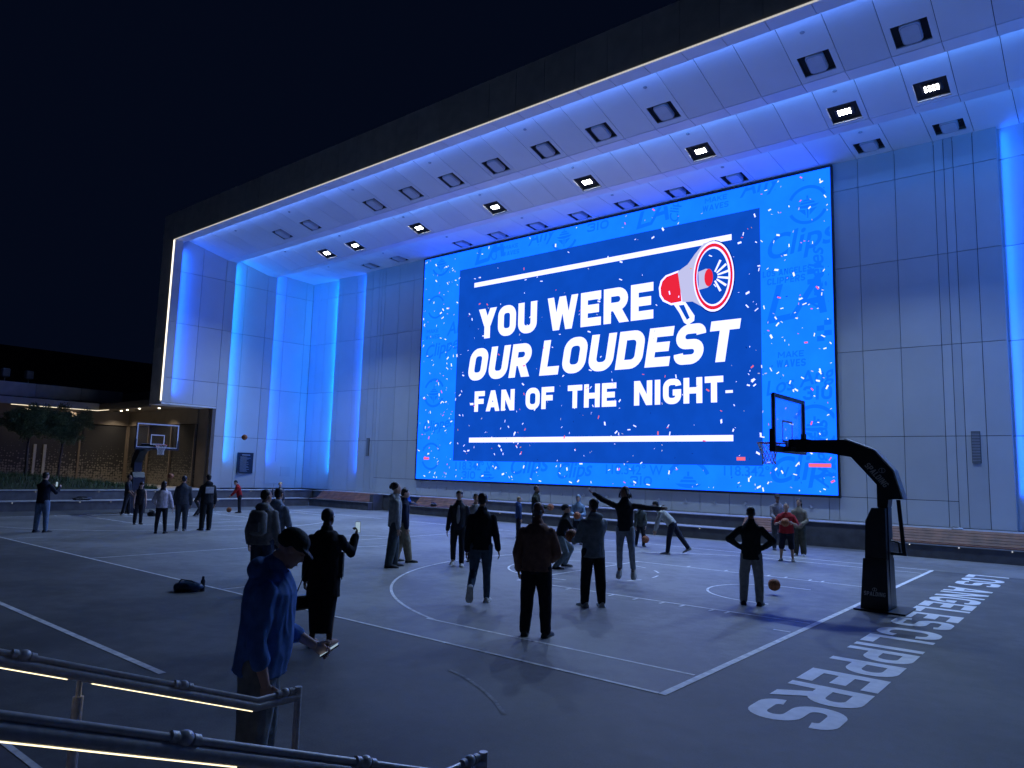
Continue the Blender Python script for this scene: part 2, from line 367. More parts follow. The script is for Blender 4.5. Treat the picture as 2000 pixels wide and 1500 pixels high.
def half(fx, sgn):
    X = lambda x: fx + sgn * x                       # x measured from the baseline into the court
    yc = 7.72
    line((X(.06), .94), (X(4.55), .94), z=.0065); line((X(.06), 14.3), (X(4.55), 14.3), z=.0065)
    a = math.degrees(math.asin((7.62 - .94) / 6.95))
    arc((X(2.45), 7.62), 6.95, (180 - a) if sgn < 0 else -a, (180 + a) if sgn < 0 else a, .055, 72, .0075)
    line((X(.06), 5.2), (X(6.17), 5.2), z=.0065); line((X(.06), 10.4), (X(6.17), 10.4), z=.0065); line((X(6.15), 5.2), (X(6.15), 10.4), z=.0075)
    arc((X(6.15), yc), 1.8, 90 if sgn < 0 else -90, 270 if sgn < 0 else 90, .05, 40, .0085)
    for k in range(6): arc((X(6.15), yc), 1.8, (-82 if sgn < 0 else 98) + k * 29, (-82 if sgn < 0 else 98) + k * 29 + 14, .05, 6, .0085)
    arc((X(1.6), yc), 1.24, 90 if sgn < 0 else -90, 270 if sgn < 0 else 90, .05, 30, .0085)
    line((X(1.2), yc - 1.24), (X(1.6), yc - 1.24), z=.0075); line((X(1.2), yc + 1.24), (X(1.6), yc + 1.24), z=.0075)
    for xx in (1.41, 1.69, 2.25, 2.65, 3.2, 3.73, 4.73):
        line((X(xx), 5.17), (X(xx), 4.98), .05, .0075); line((X(xx), 10.43), (X(xx), 10.62), .05, .0075)
    line((X(.06), 4.27), (X(.32), 4.27), z=.0075); line((X(.06), 11.3), (X(.32), 11.3), z=.0075)
    line((X(9.0), .03), (X(9.0), .93), z=.0075); line((X(9.0), CW - .03), (X(9.0), CW - .93), z=.0075)
half(0, -1); half(CL, 1)
# painted lettering behind the baseline, read from the court
b = MB(); lettering(b, 'LOS ANGELES', (.86, 15.22, .003), (0, -1, 0), (1, 0, 0), 8.95, .88, .18, .12, dz=.0006)
link('painted_lettering', b.mesh(), mat('lettering_paint', (.84, .85, .87), .55, .10, 8, detail=9), ground)
b = MB(); lettering(b, 'CLIPPERS', (.86, 5.98, .003), (0, -1, 0), (1, 0, 0), 5.96, .88, .18, .12, dz=.0006)
link('painted_lettering', b.mesh(), mat('lettering_paint', (.84, .85, .87), .55, .10, 8, detail=9), ground)
# painted stripe beside the stairs and a scuffed curve
vs, fs = ribbon2d([Vector((-22, -3.06)), Vector((-4.36, -3.28))], .085); flat('painted_stripe', vs, fs, .005, ground)
pts = [Vector(q) for q in ((-2.24, -0.94), (-1.95, -1.01), (-1.49, -1.22), (-1.13, -1.43), (-0.79, -1.68))]
vs, fs = ribbon2d(pts, .045); flat('worn_arc', vs, fs, .005, ground, mat('worn_paint', (.21, .212, .22), .7, .5, 14, detail=8))

# ================================================================== stepped seating and plaza
XC = -15.1
pl = MB()
pl.box((-120, -60, .02), (-34.15, 14.9, .85)); pl.box((-120, 14.9, .02), (-37.6, 60, .85))
plaza = struct(obj('raised_plaza', pl, M_CONCTOP))
seat = empty('stepped_seating', (-15, 19, 0)); tag(seat, 'stepped concrete seating with wooden benches running along the foot of the screen wall', 'seating')
def part(name, mb, m, parent, **k):
    o = obj(name, mb, m, parent, **k)
    if parent is not None: o.matrix_parent_inverse = parent.matrix_world.inverted()
    return o
UP_X0, UP_X1 = -34.15, 7.3
LOW = [(-33.0, -27.65), (-24.6, -5.3), (-2.3, 7.3)]
for a, c in LOW:
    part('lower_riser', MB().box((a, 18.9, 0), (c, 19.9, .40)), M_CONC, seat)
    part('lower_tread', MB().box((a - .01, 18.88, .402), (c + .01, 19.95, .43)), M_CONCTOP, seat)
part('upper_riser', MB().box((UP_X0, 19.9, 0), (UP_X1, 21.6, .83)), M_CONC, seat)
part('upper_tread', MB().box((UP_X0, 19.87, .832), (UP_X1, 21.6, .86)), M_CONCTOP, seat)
for a, c in ((-33.0, -27.9), (-24.5, -20.6), (-6.9, -5.35), (-2.2, 7.2)):
    for k in range(5):                                  # sloped wooden back, board by board
        y0 = 19.42 + .085 * k; z0 = .45 + .083 * k
        M = Matrix.Translation((0, y0, z0)) @ Matrix.Rotation(R(44), 4, 'X')
        part('board', MB().box((a, 0, 0), (c, .105, .03), M), M_WOOD, seat)
    part('seat_board', MB().box((a, 18.95, .435), (c, 19.36, .46)), M_WOOD, seat)
for a, c in ((-27.9, -27.6), (-5.34, -5.05)):
    part('end_block', MB().box((a, 19.2, .0), (c, 19.95, .86)), M_CONC, seat)
st2 = empty('plaza_steps', (-33.5, 8, 0)); tag(st2, 'two long concrete steps below the planted plaza behind the small hoop', 'steps')
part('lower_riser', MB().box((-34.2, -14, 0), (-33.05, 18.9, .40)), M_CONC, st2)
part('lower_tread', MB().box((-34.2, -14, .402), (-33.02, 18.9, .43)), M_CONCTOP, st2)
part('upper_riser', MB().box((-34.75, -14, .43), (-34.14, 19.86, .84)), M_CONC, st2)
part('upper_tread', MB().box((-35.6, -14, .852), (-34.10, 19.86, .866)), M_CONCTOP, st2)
E_DOT = emit('step_light_glow', (.9, .95, 1.0), .8)
for k in range(13):
    part('step_light', MB().ellipsoid((-33.015, 1.0 + 1.35 * k, .37), (.008, .016, .016), seg=8, rings=6), E_DOT, st2)
for k in range(6):
    part('step_light', MB().ellipsoid((-34.09, 2.2 + 2.7 * k, .80), (.008, .014, .014), seg=8, rings=6), E_DOT, st2)
for xx in (-1.2, .15, 1.5, 2.9, 4.2, 5.6, -8.3, -13.6, -18.2):
    part('step_light', MB().ellipsoid((xx, 18.872, .385), (.02, .008, .014), seg=8, rings=6), E_DOT, seat)

# ================================================================== the open shell round the screen
shell = empty('screen_shell', (XC, 16, 0)); tag(shell, 'huge white panelled open shell of walls and stepped ceiling framing the video screen', 'building')
def spart(name, mb, m, **k): return part(name, mb, m, shell, **k)
PW = 1.275
YW = 21.2
XL = -37.15; XR = 2 * XC - XL
BANDS = [((12.2, 15.35), (14.9, 14.64)), ((15.5, 14.95), (17.76, 14.31)), ((18.35, 14.65), (21.5, 14.46))]
LIPS = [((11.65, 15.07), (12.2, 15.05)), ((14.9, 14.63), (15.5, 14.63)), ((17.76, 14.30), (18.35, 14.33))]
GAP = .010
HOLE_L, HOLE_W = .86, .92
def strip_mesh(a, b, th=.05, hole=None):
    """ceiling panel between profile points a and b (y,z), centred on x=0; an opening starts 'hole' metres before the back edge"""
    a, b = Vector(a), Vector(b); d = (b - a); L = d.length; d.normalize(); nrm = Vector((-d.y, d.x))       # points up
    if nrm.y < 0: nrm = -nrm
    def P(x, s, u): q = a + d * s + nrm * u; return (x, q.x, q.y)
    mb = MB(); w = PW / 2 - GAP; s0, s1 = GAP, L - GAP
    def slab(x0, x1, t0, t1): mb.loft([[P(x0, t0, 0), P(x1, t0, 0), P(x1, t1, 0), P(x0, t1, 0)], [P(x0, t0, th), P(x1, t0, th), P(x1, t1, th), P(x0, t1, th)]])
    if hole is None: slab(-w, w, s0, s1)
    else:
        h1 = L - hole; h0 = h1 - HOLE_L; k = HOLE_W / 2
        slab(-w, w, s0, h0); slab(-w, w, h1, s1); slab(-w, -k, h0, h1); slab(k, w, h0, h1)
    me = fixn(mb.mesh('ceiling_panel')); me.materials.append(M_CEIL); return me
NP = 17
HOLE = [.22, .14, .62]
N_SPK = [n for n in range(-12, 13, 2) if abs(n) != 8]
N_FLD = [12, 10, 6, 2, -2, -6, -10, -12]
inv = shell.matrix_world.inverted()
for bi, (a, b2) in enumerate(BANDS):
    plain = strip_mesh(a, b2); holed = strip_mesh(a, b2, hole=HOLE[bi]); lipm = strip_mesh(*LIPS[bi])
    for n in range(-NP, NP + 1):
        hs = (N_FLD if bi == 1 else N_SPK)
        for me in ((holed if n in hs else plain), lipm):
            o = bpy.data.objects.new('ceiling_panel', me); COL.objects.link(o); o.parent = shell; o.matrix_parent_inverse = inv; o.location = (XC + n * PW, 0, 0)
        if n % 4 == 2:
            f = .28; y = a[0] + (b2[0] - a[0]) * f; z = a[1] + (b2[1] - a[1]) * f
            spart('sprinkler', MB().ellipsoid((XC + n * PW, y, z - .01), (.07, .07, .035), seg=10, rings=6), M_GREY)
# closed roof above the panels: front fascia, backing sheets
prof = [(11.75, 15.10), (12.24, 15.10), (12.24, 15.45), (14.9, 14.74), (15.54, 14.74), (15.54, 15.05), (17.76, 14.42), (18.39, 14.42), (18.39, 14.76), (21.9, 14.60), (21.9, 16.55), (11.75, 16.55)]
spart('roof', MB().prism([(p, q) for p, q in prof], XL - .7, XR + .7, 'x'), M_BACK)
# vertical risers behind each lip
for (y, z0, z1) in ((12.215, 15.06, 15.42), (15.515, 14.64, 15.02), (18.365, 14.34, 14.72)):
    spart('slot_face', MB().box((XL - .3, y - .012, z0), (XR + .3, y + .012, z1)), M_CEIL)
# fascia: separate dark panels, 1.4 m legs at both ends
fz0, fz1 = 15.09, 16.72
n0 = int((XR + 1.4 - XC) / PW) + 1
for n in range(-n0, n0 + 1):
    x0 = max(XC + (n - .5) * PW + .008, XL - 1.4); x1 = min(XC + (n + .5) * PW - .008, XR + 1.4)
    if x1 > x0: spart('fascia_panel', MB().box((x0, 11.60, fz0), (x1, 11.74, fz1)), M_FASCIA)
for s in (-1, 1):
    xa, xb = (XL - 1.4, XL - .02) if s < 0 else (XR + .02, XR + 1.4)
    for z0, z1 in ((5.66, 8.8), (8.82, 11.95), (11.97, 15.07)): spart('fascia_panel', MB().box((xa, 11.60, z0), (xb, 11.74, z1)), M_FASCIA)
    xs = XL - 1.4 if s < 0 else XR + 1.38
    spart('outer_wall', MB().box((xs, 11.75, .85 if s > 0 else 5.66), (xs + .02, 21.9, 16.5)), M_FASCIA)
E_WARMLINE = emit('warm_led_line', (1.0, .90, .70), 1.9)
E_COOLLINE = emit('cool_led_line', (.95, .92, .85), .45)
spart('led_line', MB().box((XL - .02, 11.585, 15.045), (XR + .02, 11.63, 15.08)), E_COOLLINE)
for x in (XL - .045, XR + .005): spart('led_line', MB().box((x, 11.57, 5.75), (x + .04, 11.63, 15.03)), E_WARMLINE)

# walls: columns of panels between joint heights
ZR = [.87, 3.93, 7.08, 10.30, 13.35, 15.6]
def wall_panel(p0, p1, z0, z1, inward, m=None, th=.05):
    """p0,p1 plan points of the visible face; inward = unit normal towards the room"""
    p0, p1 = Vector(p0), Vector(p1); d = (p1 - p0).normalized(); a = p0 + d * GAP; b = p1 - d * GAP; k = Vector(inward) * -th
    zz0, zz1 = z0 + GAP, z1 - GAP
    mb = MB().loft([[(a.x, a.y, zz0), (b.x, b.y, zz0), (b.x, b.y, zz1), (a.x, a.y, zz1)], [(a.x + k.x, a.y + k.y, zz0), (b.x + k.x, b.y + k.y, zz0), (b.x + k.x, b.y + k.y, zz1), (a.x + k.x, a.y + k.y, zz1)]])
    return spart('wall_panel', mb, m or M_PANEL)
SIDE = [((11.65, 0), (12.1, 0)), ((12.1, .27), (13.49, .137)), ((13.49, .137), (14.9, 0)), ((14.9, 0), (15.5, 0)), ((15.5, .27), (16.36, .18)), ((16.36, .18), (17.76, 0)),
        ((17.76, 0), (18.38, 0)), ((18.38, .27), (19.25, .19)), ((19.25, .19), (20.7, .05)), ((20.7, .05), (21.2, 0))]
for s in (-1, 1):
    X = lambda off: (XL - off) if s < 0 else (XR + off)
    for (ya, oa), (yb, ob) in SIDE:
        for z0, z1 in zip(ZR, ZR[1:]):
            if yb <= 14.95:
                if z1 <= 5.7 and s < 0: continue
                if s < 0: z0 = max(z0, 5.66)
            wall_panel((X(oa), ya), (X(ob), yb), z0, z1, (1 if s < 0 else -1, 0))
    for y in (12.1, 15.5, 18.38):                       # return faces of the light slots
        x0, x1 = sorted((X(0), X(.3)))
        spart('slot_face', MB().box((x0, y - .02, 5.66 if (y < 13 and s < 0) else .87), (x1, y + .012, 15.4)), M_PANEL)
    xb0, xb1 = sorted((X(.34), X(.42)))
    spart('wall_backing', MB().box((xb0, 14.92, .85), (xb1, 21.7, 15.5)), M_BACK)
    spart('wall_backing', MB().box((xb0, 11.75, 5.68 if s < 0 else .85), (xb1, 14.92, 15.5)), M_BACK)
# back wall
def bw(xa, ya, xb, yb, zs):
    for z0, z1 in zip(zs, zs[1:]): wall_panel((xa, ya), (xb, yb), z0, z1, (0, -1))
SX0, SX1, SZ0, SZ1 = -26.3, -3.9, 1.76, 14.36
offs = [11.2, 12.15, 13.41, 14.68, 14.98, 15.26, 15.86, 16.55]          # distances from the middle of the screen
for s in (-1, 1):
    for a, c in zip(offs, offs[1:]):
        xs = sorted((XC + s * a, XC + s * c)); zs = ZR if a > 14.9 else [.87, 1.74] + ZR[1:]
        bw(xs[0], YW, xs[1], YW, zs)
    for (a, oa), (c, ob) in (((16.55, .22), (17.6, .13)), ((17.6, .13), (18.8, .0)), ((18.8, 0), (19.3, 0)), ((19.3, .22), (20.6, .10)), ((20.6, .10), (21.3, .03)), ((21.3, .03), (22.05, 0))):
        p, q = (XC + s * a, YW + oa), (XC + s * c, YW + ob)
        if s < 0: p, q = q, p
        for z0, z1 in zip(ZR, ZR[1:]): wall_panel(p, q, z0, z1, (0, -1))
    for a in (16.55, 19.3):
        x = XC + s * a
        spart('slot_face', MB().box((x - .012, YW, .87), (x + .012, YW + .26, 15.4)), M_PANEL)
bw(SX0, YW, SX1, YW, [14.36, 15.6])
for n in range(-9, 10):
    x0, x1 = max(SX0, XC + (n - .5) * PW), min(SX1, XC + (n + .5) * PW)
    if x1 - x0 < .05: continue
    bw(x0, YW, x1, YW, [.87, 1.74])
    if x1 - x0 > .9:
        spart('square_fixture', MB().bevbox((XC + n * PW - .05, YW - .05, 1.26), (XC + n * PW + .05, YW + .01, 1.38), .008), M_GREY)
spart('wall_backing', MB().box((XL - .5, YW + .28, .85), (XR + .5, YW + .36, 15.5)), M_BACK)
for x0 in (XC - 15.72, XC + 15.42):                      # louvred vents
    v = spart('vent', MB().box((x0, YW - .03, 3.02), (x0 + .26, YW + .02, 4.08)), M_RECESS)
    for k in range(20):
        z = 3.05 + k * .0505
        o = obj('louvre', MB().box((x0 + .015, YW - .05, z), (x0 + .245, YW - .03, z + .022)), M_GREY, v)
# access doors and the notice on the side wall
wall_panel((XL - .235, 18.58), (XL - .145, 19.5), 1.15, 2.56, (1, 0)).name = 'access_door'
wall_panel((XL - .135, 19.62), (XL - .07, 20.3), 1.6, 2.24, (1, 0)).name = 'access_hatch'
sgn = empty('notice_board', (XL + .02, 17.05, 1.77)); tag(sgn, 'dark notice board of small pale print on the white side wall', 'sign')
M_SIGN = mat('sign_navy', (.012, .02, .035), .4, .05); M_SIGNTXT = mat('sign_print', (.45, .5, .55), .5, .1)
part('board', MB().box((XL - .1, 16.55, 1.77), (XL + .035, 17.55, 3.02)), M_SIGN, sgn)
part('print_line', MB().box((XL + .035, 16.78, 2.86), (XL + .039, 17.32, 2.90)), M_SIGNTXT, sgn)
for k in range(15):
    wd = .75 * rnd.uniform(.55, 1)
    part('print_line', MB().box((XL + .035, 16.67, 1.88 + k * .062), (XL + .039, 16.67 + wd, 1.895 + k * .062)), M_SIGNTXT, sgn)

# LED strips hidden in the slots (area lamps the size of the strips)
BLUE, CYAN, INDI = (.004, .105, 1.0), (.0, .23, 1.0), (.05, .16, 1.0)
def led(loc, d, sx, sy, w, col, spread=95, xdir=None): area_lamp('led_strip', loc, d, sx, sy, w * LED_W, col, spread, parent=shell, xdir=xdir)
for (y, z, col, w) in ((12.26, 15.10, (.09, .25, 1.0), 200), (15.56, 14.68, (.08, .28, 1.0), 200), (18.41, 14.39, (.03, .25, 1.0), 150)):
    led((XC, y, z), (0, 1, .02), 43.6, .04, w, col, 140, (1, 0, 0))
for s in (-1, 1):
    for y, col, z0 in ((12.14, BLUE, 6.2), (15.54, CYAN, 2.5), (18.42, BLUE, 2.4)):
        x = (XL - .04) if s < 0 else (XR + .04)
        led((x, y, (z0 + 14.6) / 2), (-.06 * -s * -1, 1, 0), 14.6 - z0, .05, 220, col, 150, (0, 0, 1))
    for a, col, z0 in ((16.55, BLUE, 2.0), (19.3, CYAN, 2.0)):
        x = XC + s * (a + .04)
        led((x, YW + .04, (z0 + 14.3) / 2), (s, .06, 0), 14.3 - z0, .05, 220, col, 150, (0, 0, 1))

# speakers and flood lights set in the ceiling openings
M_SPK = mat('speaker_white', (.62, .63, .66), .5, .04, 3)
def recess_parts(root, bi):
    a, b2 = Vector(BANDS[bi][0]), Vector(BANDS[bi][1]); d = (b2 - a); L = d.length; d.normalize()
    h1 = L - HOLE[bi]; mid = a + d * (h1 - HOLE_L / 2)
    return mid, math.atan2(d.y, d.x)
def frameM(mid, ang): return Matrix.Rotation(ang, 4, 'X')
def recess_box(root):
    w, l, hgt = HOLE_W / 2 + .02, HOLE_L / 2 + .02, .46
    mb = MB()
    mb.box((-w, -l, .03), (-w + .02, l, hgt)); mb.box((w - .02, -l, .03), (w, l, hgt)); mb.box((-w, -l, .03), (w, -l + .02, hgt)); mb.box((-w, l - .02, .03), (w, l, hgt)); mb.box((-w, -l, hgt), (w, l, hgt + .02))
    obj('recess', mb, M_RECESS, root)
def rounded(w, l, r, z, n=6):
    out = []
    for cx, cy, a0 in ((w - r, l - r, 0), (-w + r, l - r, 90), (-w + r, -l + r, 180), (w - r, -l + r, 270)):
        for k in range(n): t = R(a0 + 90 * k / (n - 1)); out.append((cx + r * math.cos(t), cy + r * math.sin(t), z))
    return out
def make_speaker(bi, label, group):
    mid, ang = recess_parts(None, bi)
    root = empty('ceiling_speaker'); tag(root, label, 'speaker', group); recess_box(root)
    mb = MB().loft([rounded(.23, .34, .11, -.03), rounded(.26, .37, .12, .01), rounded(.26, .37, .12, .30), rounded(.2, .3, .1, .38)])
    smooth_by_angle(obj('cabinet', mb, M_SPK, root), 35)
    obj('grille_rim', MB().loft([rounded(.245, .355, .115, -.02), rounded(.245, .355, .115, -.036), rounded(.225, .335, .105, -.036), rounded(.225, .335, .105, -.02)], cap=False), M_GREY, root)
    obj('hanger', MB().box((-.34, -.03, .12), (-.29, .03, .42)).box((.29, -.03, .12), (.34, .03, .42)), M_BLACK, root)
    root.rotation_euler = (ang, 0, 0)
    return root, mid
E_FLOOD = emit('flood_lens', (1.0, .97, .88), 30.0)
def make_flood():
    mid, ang = recess_parts(None, 1)
    root = empty('flood_light'); tag(root, 'lit white flood light recessed in the middle ceiling band', 'light', 'flood lights of the middle ceiling band'); recess_box(root)
    obj('lamp_head', MB().bevbox((-.3, -.2, .05), (.3, .2, .2), .04), M_BLACK, root)
    obj('bracket', MB().box((-.34, -.02, .12), (-.31, .02, .46)).box((.31, -.02, .12), (.34, .02, .46)), M_BLACK, root)
    for i in range(4):
        for j in range(3):
            obj('lens', MB().ellipsoid((-.165 + .11 * i, -.085 + .085 * j, .045), (.036, .03, .02), seg=8, rings=6), E_FLOOD, root)
    root.rotation_euler = (ang - R(4), 0, 0)
    return root, mid
def place_row(maker, ns, dz=0):
    root, mid = maker
    for k, n in enumerate(ns):
        o = root if k == 0 else copy_tree(root)
        o.location = (XC + n * PW, mid.x, mid.y + dz)
    return mid
place_row(make_speaker(0, 'white rounded speaker in a square opening of the outermost ceiling band', 'speakers of the outermost ceiling band'), N_SPK)
place_row(make_speaker(2, 'white rounded speaker in a square opening of the ceiling band against the screen wall', 'speakers of the ceiling band by the screen wall'), N_SPK)
mid = place_row(make_flood(), N_FLD)
for n in N_FLD:
    area_lamp('flood_lamp', (XC + n * PW, mid.x, mid.y - .02), (0, -.38, -1), .30, .16, FLOOD_W, FLOOD_COL, 116)
# ================================================================== the video wall
scr = empty('video_screen', (XC, YW, SZ0)); tag(scr, 'giant lit video screen thanking the loudest fan with a megaphone and confetti on blue', 'screen')
SW, SH = SX1 - SX0, 14.36 - 1.78
def U(u, v, k=0): return Vector((SX0 + u * SW, YW - .10 - .004 * k, 1.78 + v * SH))
G = SCREEN_GAIN
def led_face(name, col, strength):
    m = bpy.data.materials.new(name); m.use_nodes = True; n = m.node_tree.nodes; l = m.node_tree.links
    n.remove(n['Principled BSDF']); e = n.new('ShaderNodeEmission'); e.inputs['Strength'].default_value = strength
    tc = n.new('ShaderNodeTexCoord'); nz = n.new('ShaderNodeTexNoise'); nz.inputs['Scale'].default_value = 1.2; nz.inputs['Detail'].default_value = 6
    l.new(tc.outputs['Object'], nz.inputs['Vector']); rp = n.new('ShaderNodeValToRGB')
    rp.color_ramp.elements[0].position = .35; rp.color_ramp.elements[1].position = .7
    rp.color_ramp.elements[0].color = tuple(c * .93 for c in col) + (1,); rp.color_ramp.elements[1].color = tuple(c * 1.05 for c in col) + (1,)
    l.new(nz.outputs['Fac'], rp.inputs['Fac']); l.new(rp.outputs['Color'], e.inputs['Color']); l.new(e.outputs[0], n['Material Output'].inputs['Surface']); return m
S_BLUE = led_face('screen_blue', (.008, .24, 3.2), 1.0 * G / 1.55)
S_NAVY = led_face('screen_navy', (.004, .075, .55), 1.0 * G / 1.55)
S_WHITE = led_face('screen_white', (.95, 1.0, 2.0), 1.15 * G / 1.55)
S_FAINT = emit('screen_faint', (.004, .165, 2.2), 1.0 * G / 1.55)
S_RED = emit('screen_red', (.85, .02, .05), .81); S_LAV = emit('screen_lavender', (.55, .56, .86), .81); S_PINK = emit('screen_pink', (.95, .16, .26), .81); S_ORANGE = emit('screen_orange', (.9, .4, .08), .81)
S_DK = emit('screen_dark_line', (.002, .02, .2), .81)
def vpart(name, mb, m, **k): return part(name, mb, m, scr, fix=False, **k)
def rect(u0, u1, v0, v1, k): return MB().add([U(u0, v0, k), U(u1, v0, k), U(u1, v1, k), U(u0, v1, k)], [(0, 1, 2, 3)])
fr = MB(); t = .07
for lo, hi in (((SX0 - t, SZ0 - t), (SX1 + t, SZ0)), ((SX0 - t, SZ1), (SX1 + t, SZ1 + t)), ((SX0 - t, SZ0), (SX0, SZ1)), ((SX1, SZ0), (SX1 + t, SZ1))):
    fr.box((lo[0], YW - .13, lo[1]), (hi[0], YW + .04, hi[1]))
part('frame', fr, M_BLACK, scr)
part('cabinet', MB().box((SX0, YW - .095, SZ0), (SX1, YW - .02, SZ1)), M_BLACK, scr)
vpart('picture_field', rect(0, 1, 0, 1, 0), S_BLUE)
vpart('picture_panel', rect(.126, .8765, .082, .917, 1), S_NAVY)
vpart('bar', rect(.1765, .823, .8265, .8465, 3), S_WHITE); vpart('bar', rect(.1765, .823, .1595, .1795, 3), S_WHITE)
EX, EZ, NY = Vector((1, 0, 0)), Vector((0, 0, 1)), Vector((0, -1, 0))
def words(text, u0, u1, v0, v1, th, gap, shear=0, m=None, k=4, name='lettering'):
    mb = MB(); H = (v1 - v0) * SH; w = (u1 - u0) * SW - shear * H
    lettering(mb, text, U(u0, v0, k), EX, EZ, w, H, th, gap, shear, NY, .002); return vpart(name, mb, m or S_WHITE)
words('YOU', .196, .370, .597, .725, .40, .14); words('WERE', .399, .661, .594, .726, .40, .15)
words('OUR', .163, .362, .421, .557, .42, .16, .16); words('LOUDEST', .380, .840, .420, .558, .42, .17, .16)
words('FAN', .190, .312, .288, .374, .265, .11); words('OF', .344, .422, .288, .374, .265, .11); words('THE', .458, .578, .287, .374, .265, .11); words('NIGHT', .619, .805, .287, .374, .265, .11)
vpart('dash', rect(.176, .187, .317, .326, 4), S_WHITE); vpart('dash', rect(.809, .823, .316, .325, 4), S_WHITE)
# megaphone drawing
def ell(cu, cv, ru, rv, k, n=40, tilt=0):
    c = U(cu, cv, k); vs = []
    for i in range(n):
        t_ = 2 * math.pi * i / n; x = ru * SW * math.cos(t_); z = rv * SH * math.sin(t_)
        vs.append(c + EX * (x * math.cos(tilt) - z * math.sin(tilt)) + EZ * (x * math.sin(tilt) + z * math.cos(tilt)))
    return MB().add(vs, [tuple(range(n))])
def poly(uvs, k): return MB().add([U(u, v, k) for u, v in uvs], [tuple(range(len(uvs)))])
mega = vpart('megaphone_picture', ell(.787, .712, .0425, .125, 5, tilt=.03), S_DK)
def mp(name, mb, m): o = obj(name, mb, m, mega, fix=False); return o
mp('handle', poly([(.703, .640), (.729, .640), (.749, .585), (.748, .568), (.735, .555), (.727, .566), (.718, .60)], 5.5), S_WHITE)
mp('handle_gap', poly([(.716, .628), (.727, .628), (.739, .580), (.733, .574)], 5.8), S_NAVY)
mp('rear_body', poly([(.673, .70), (.677, .725), (.688, .742), (.716, .752), (.722, .70), (.727, .634), (.70, .632), (.682, .65), (.675, .67)], 6), S_WHITE)
mp('red_body', poly([(.677, .70), (.681, .722), (.69, .736), (.714, .745), (.719, .70), (.722, .641), (.70, .639), (.685, .655), (.678, .675)], 6.5), S_RED)
mp('horn_cone', poly([(.714, .748), (.735, .768), (.75, .80), (.768, .832), (.79, .836), (.80, .60), (.78, .593), (.765, .612), (.745, .635), (.724, .638), (.719, .69)], 7), S_LAV)
mp('horn_edge', ell(.787, .712, .0405, .121, 7.5, tilt=.03), S_WHITE); mp('horn_ring', ell(.787, .712, .038, .114, 8, tilt=.03), S_RED)
mp('horn_inner', ell(.787, .712, .0335, .102, 8.5, tilt=.03), S_WHITE); mp('horn_mouth', ell(.786, .712, .031, .096, 9, tilt=.03), S_NAVY)
mp('tip_cone', poly([(.757, .735), (.773, .742), (.783, .735), (.783, .688), (.776, .676), (.758, .672)], 9.5), S_LAV)
mp('tip', ell(.778, .710, .0085, .030, 10), S_RED)
for i in range(6):
    an = R(62 - 25 * i); c = U(.786, .711, 10.5); d = EX * math.cos(an) + EZ * math.sin(an); nn = EX * -math.sin(an) + EZ * math.cos(an)
    a_, b_ = c + d * .22, c + d * .75
    mp('sound_ray', MB().add([a_ + nn * .035, a_ - nn * .035, b_ - nn * .05, b_ + nn * .05], [(0, 1, 2, 3)]), S_WHITE)
# faint marks round the border
def clip_to_screen(me):
    bm = bmesh.new(); bm.from_mesh(me)
    for co, no in ((U(.003, 0), (-1, 0, 0)), (U(.997, 0), (1, 0, 0)), (U(0, .004), (0, 0, -1)), (U(0, .996), (0, 0, 1))):
        bmesh.ops.bisect_plane(bm, geom=bm.verts[:] + bm.edges[:] + bm.faces[:], plane_co=co, plane_no=no, clear_outer=True)
    bm.to_mesh(me); bm.free()
def faint_text(text, u, v, size, shear=0, rot=0, k=.5):
    cu = bpy.data.curves.new('t', 'FONT'); cu.body = text; cu.size = size; cu.shear = shear; cu.offset = size * .012
    o = bpy.data.objects.new('t', cu); COL.objects.link(o); bpy.context.view_layer.update()
    me = bpy.data.meshes.new_from_object(o.evaluated_get(bpy.context.evaluated_depsgraph_get())); bpy.data.objects.remove(o)
    me.transform(Matrix.Translation(U(u, v, k)) @ Matrix.Rotation(R(90), 4, 'X') @ Matrix.Rotation(R(rot), 4, 'Z'))
    clip_to_screen(me); me.materials.clear(); o = stuff(link('faint_script', me, S_FAINT, scr)); o.matrix_parent_inverse = scr.matrix_world.inverted()
def faint_caps(text, u0, u1, v0, v1, k=.5): words(text, u0, u1, v0, v1, (v1 - v0) * SH * .2, (v1 - v0) * SH * .12, .05, S_FAINT, k, 'faint_lettering')
def faint_ring(u, v, r, k=.5, ship=True):
    mb = MB(); c = U(u, v, k)
    for rr, w in ((r, r * .16),) if not ship else ((r, r * .17),):
        for a0, a1 in ((25, 155), (205, 335)):
            pts = [Vector((rr * math.cos(R(a0 + (a1 - a0) * i / 24)), rr * math.sin(R(a0 + (a1 - a0) * i / 24)))) for i in range(25)]
            vs, fs = ribbon2d(pts, w); mb.add([c + EX * p.x + EZ * p.y for p in vs], fs)
    if ship:
        for q in ([(-.62, -.02), (.62, -.02), (.42, -.14), (.1, -.2), (-.1, -.2), (-.42, -.14)], [(-.4, .05), (.4, .05), (.34, .16), (-.34, .16)], [(-.25, .2), (.25, .2), (.2, .3), (-.2, .3)], [(-.05, .32), (.05, .32), (.05, .52), (-.05, .52)],
                  [(-.05, -.24), (.05, -.24), (.03, -.75), (-.03, -.75)], [(-.5, -.22), (-.12, -.26), (-.1, -.6)], [(.5, -.22), (.12, -.26), (.1, -.6)]):
            mb.add([c + EX * (x * r) + EZ * (z * r) + NY * .001 for x, z in q], [tuple(range(len(q)))])
    clip_to_screen(vpart('faint_emblem', mb, S_FAINT).data)
faint_ring(.961, .895, .72); faint_ring(.047, .77, .62, ship=False); faint_ring(.052, .38, .75); faint_ring(.965, .20, .8); faint_ring(.05, .10, .7, ship=False)
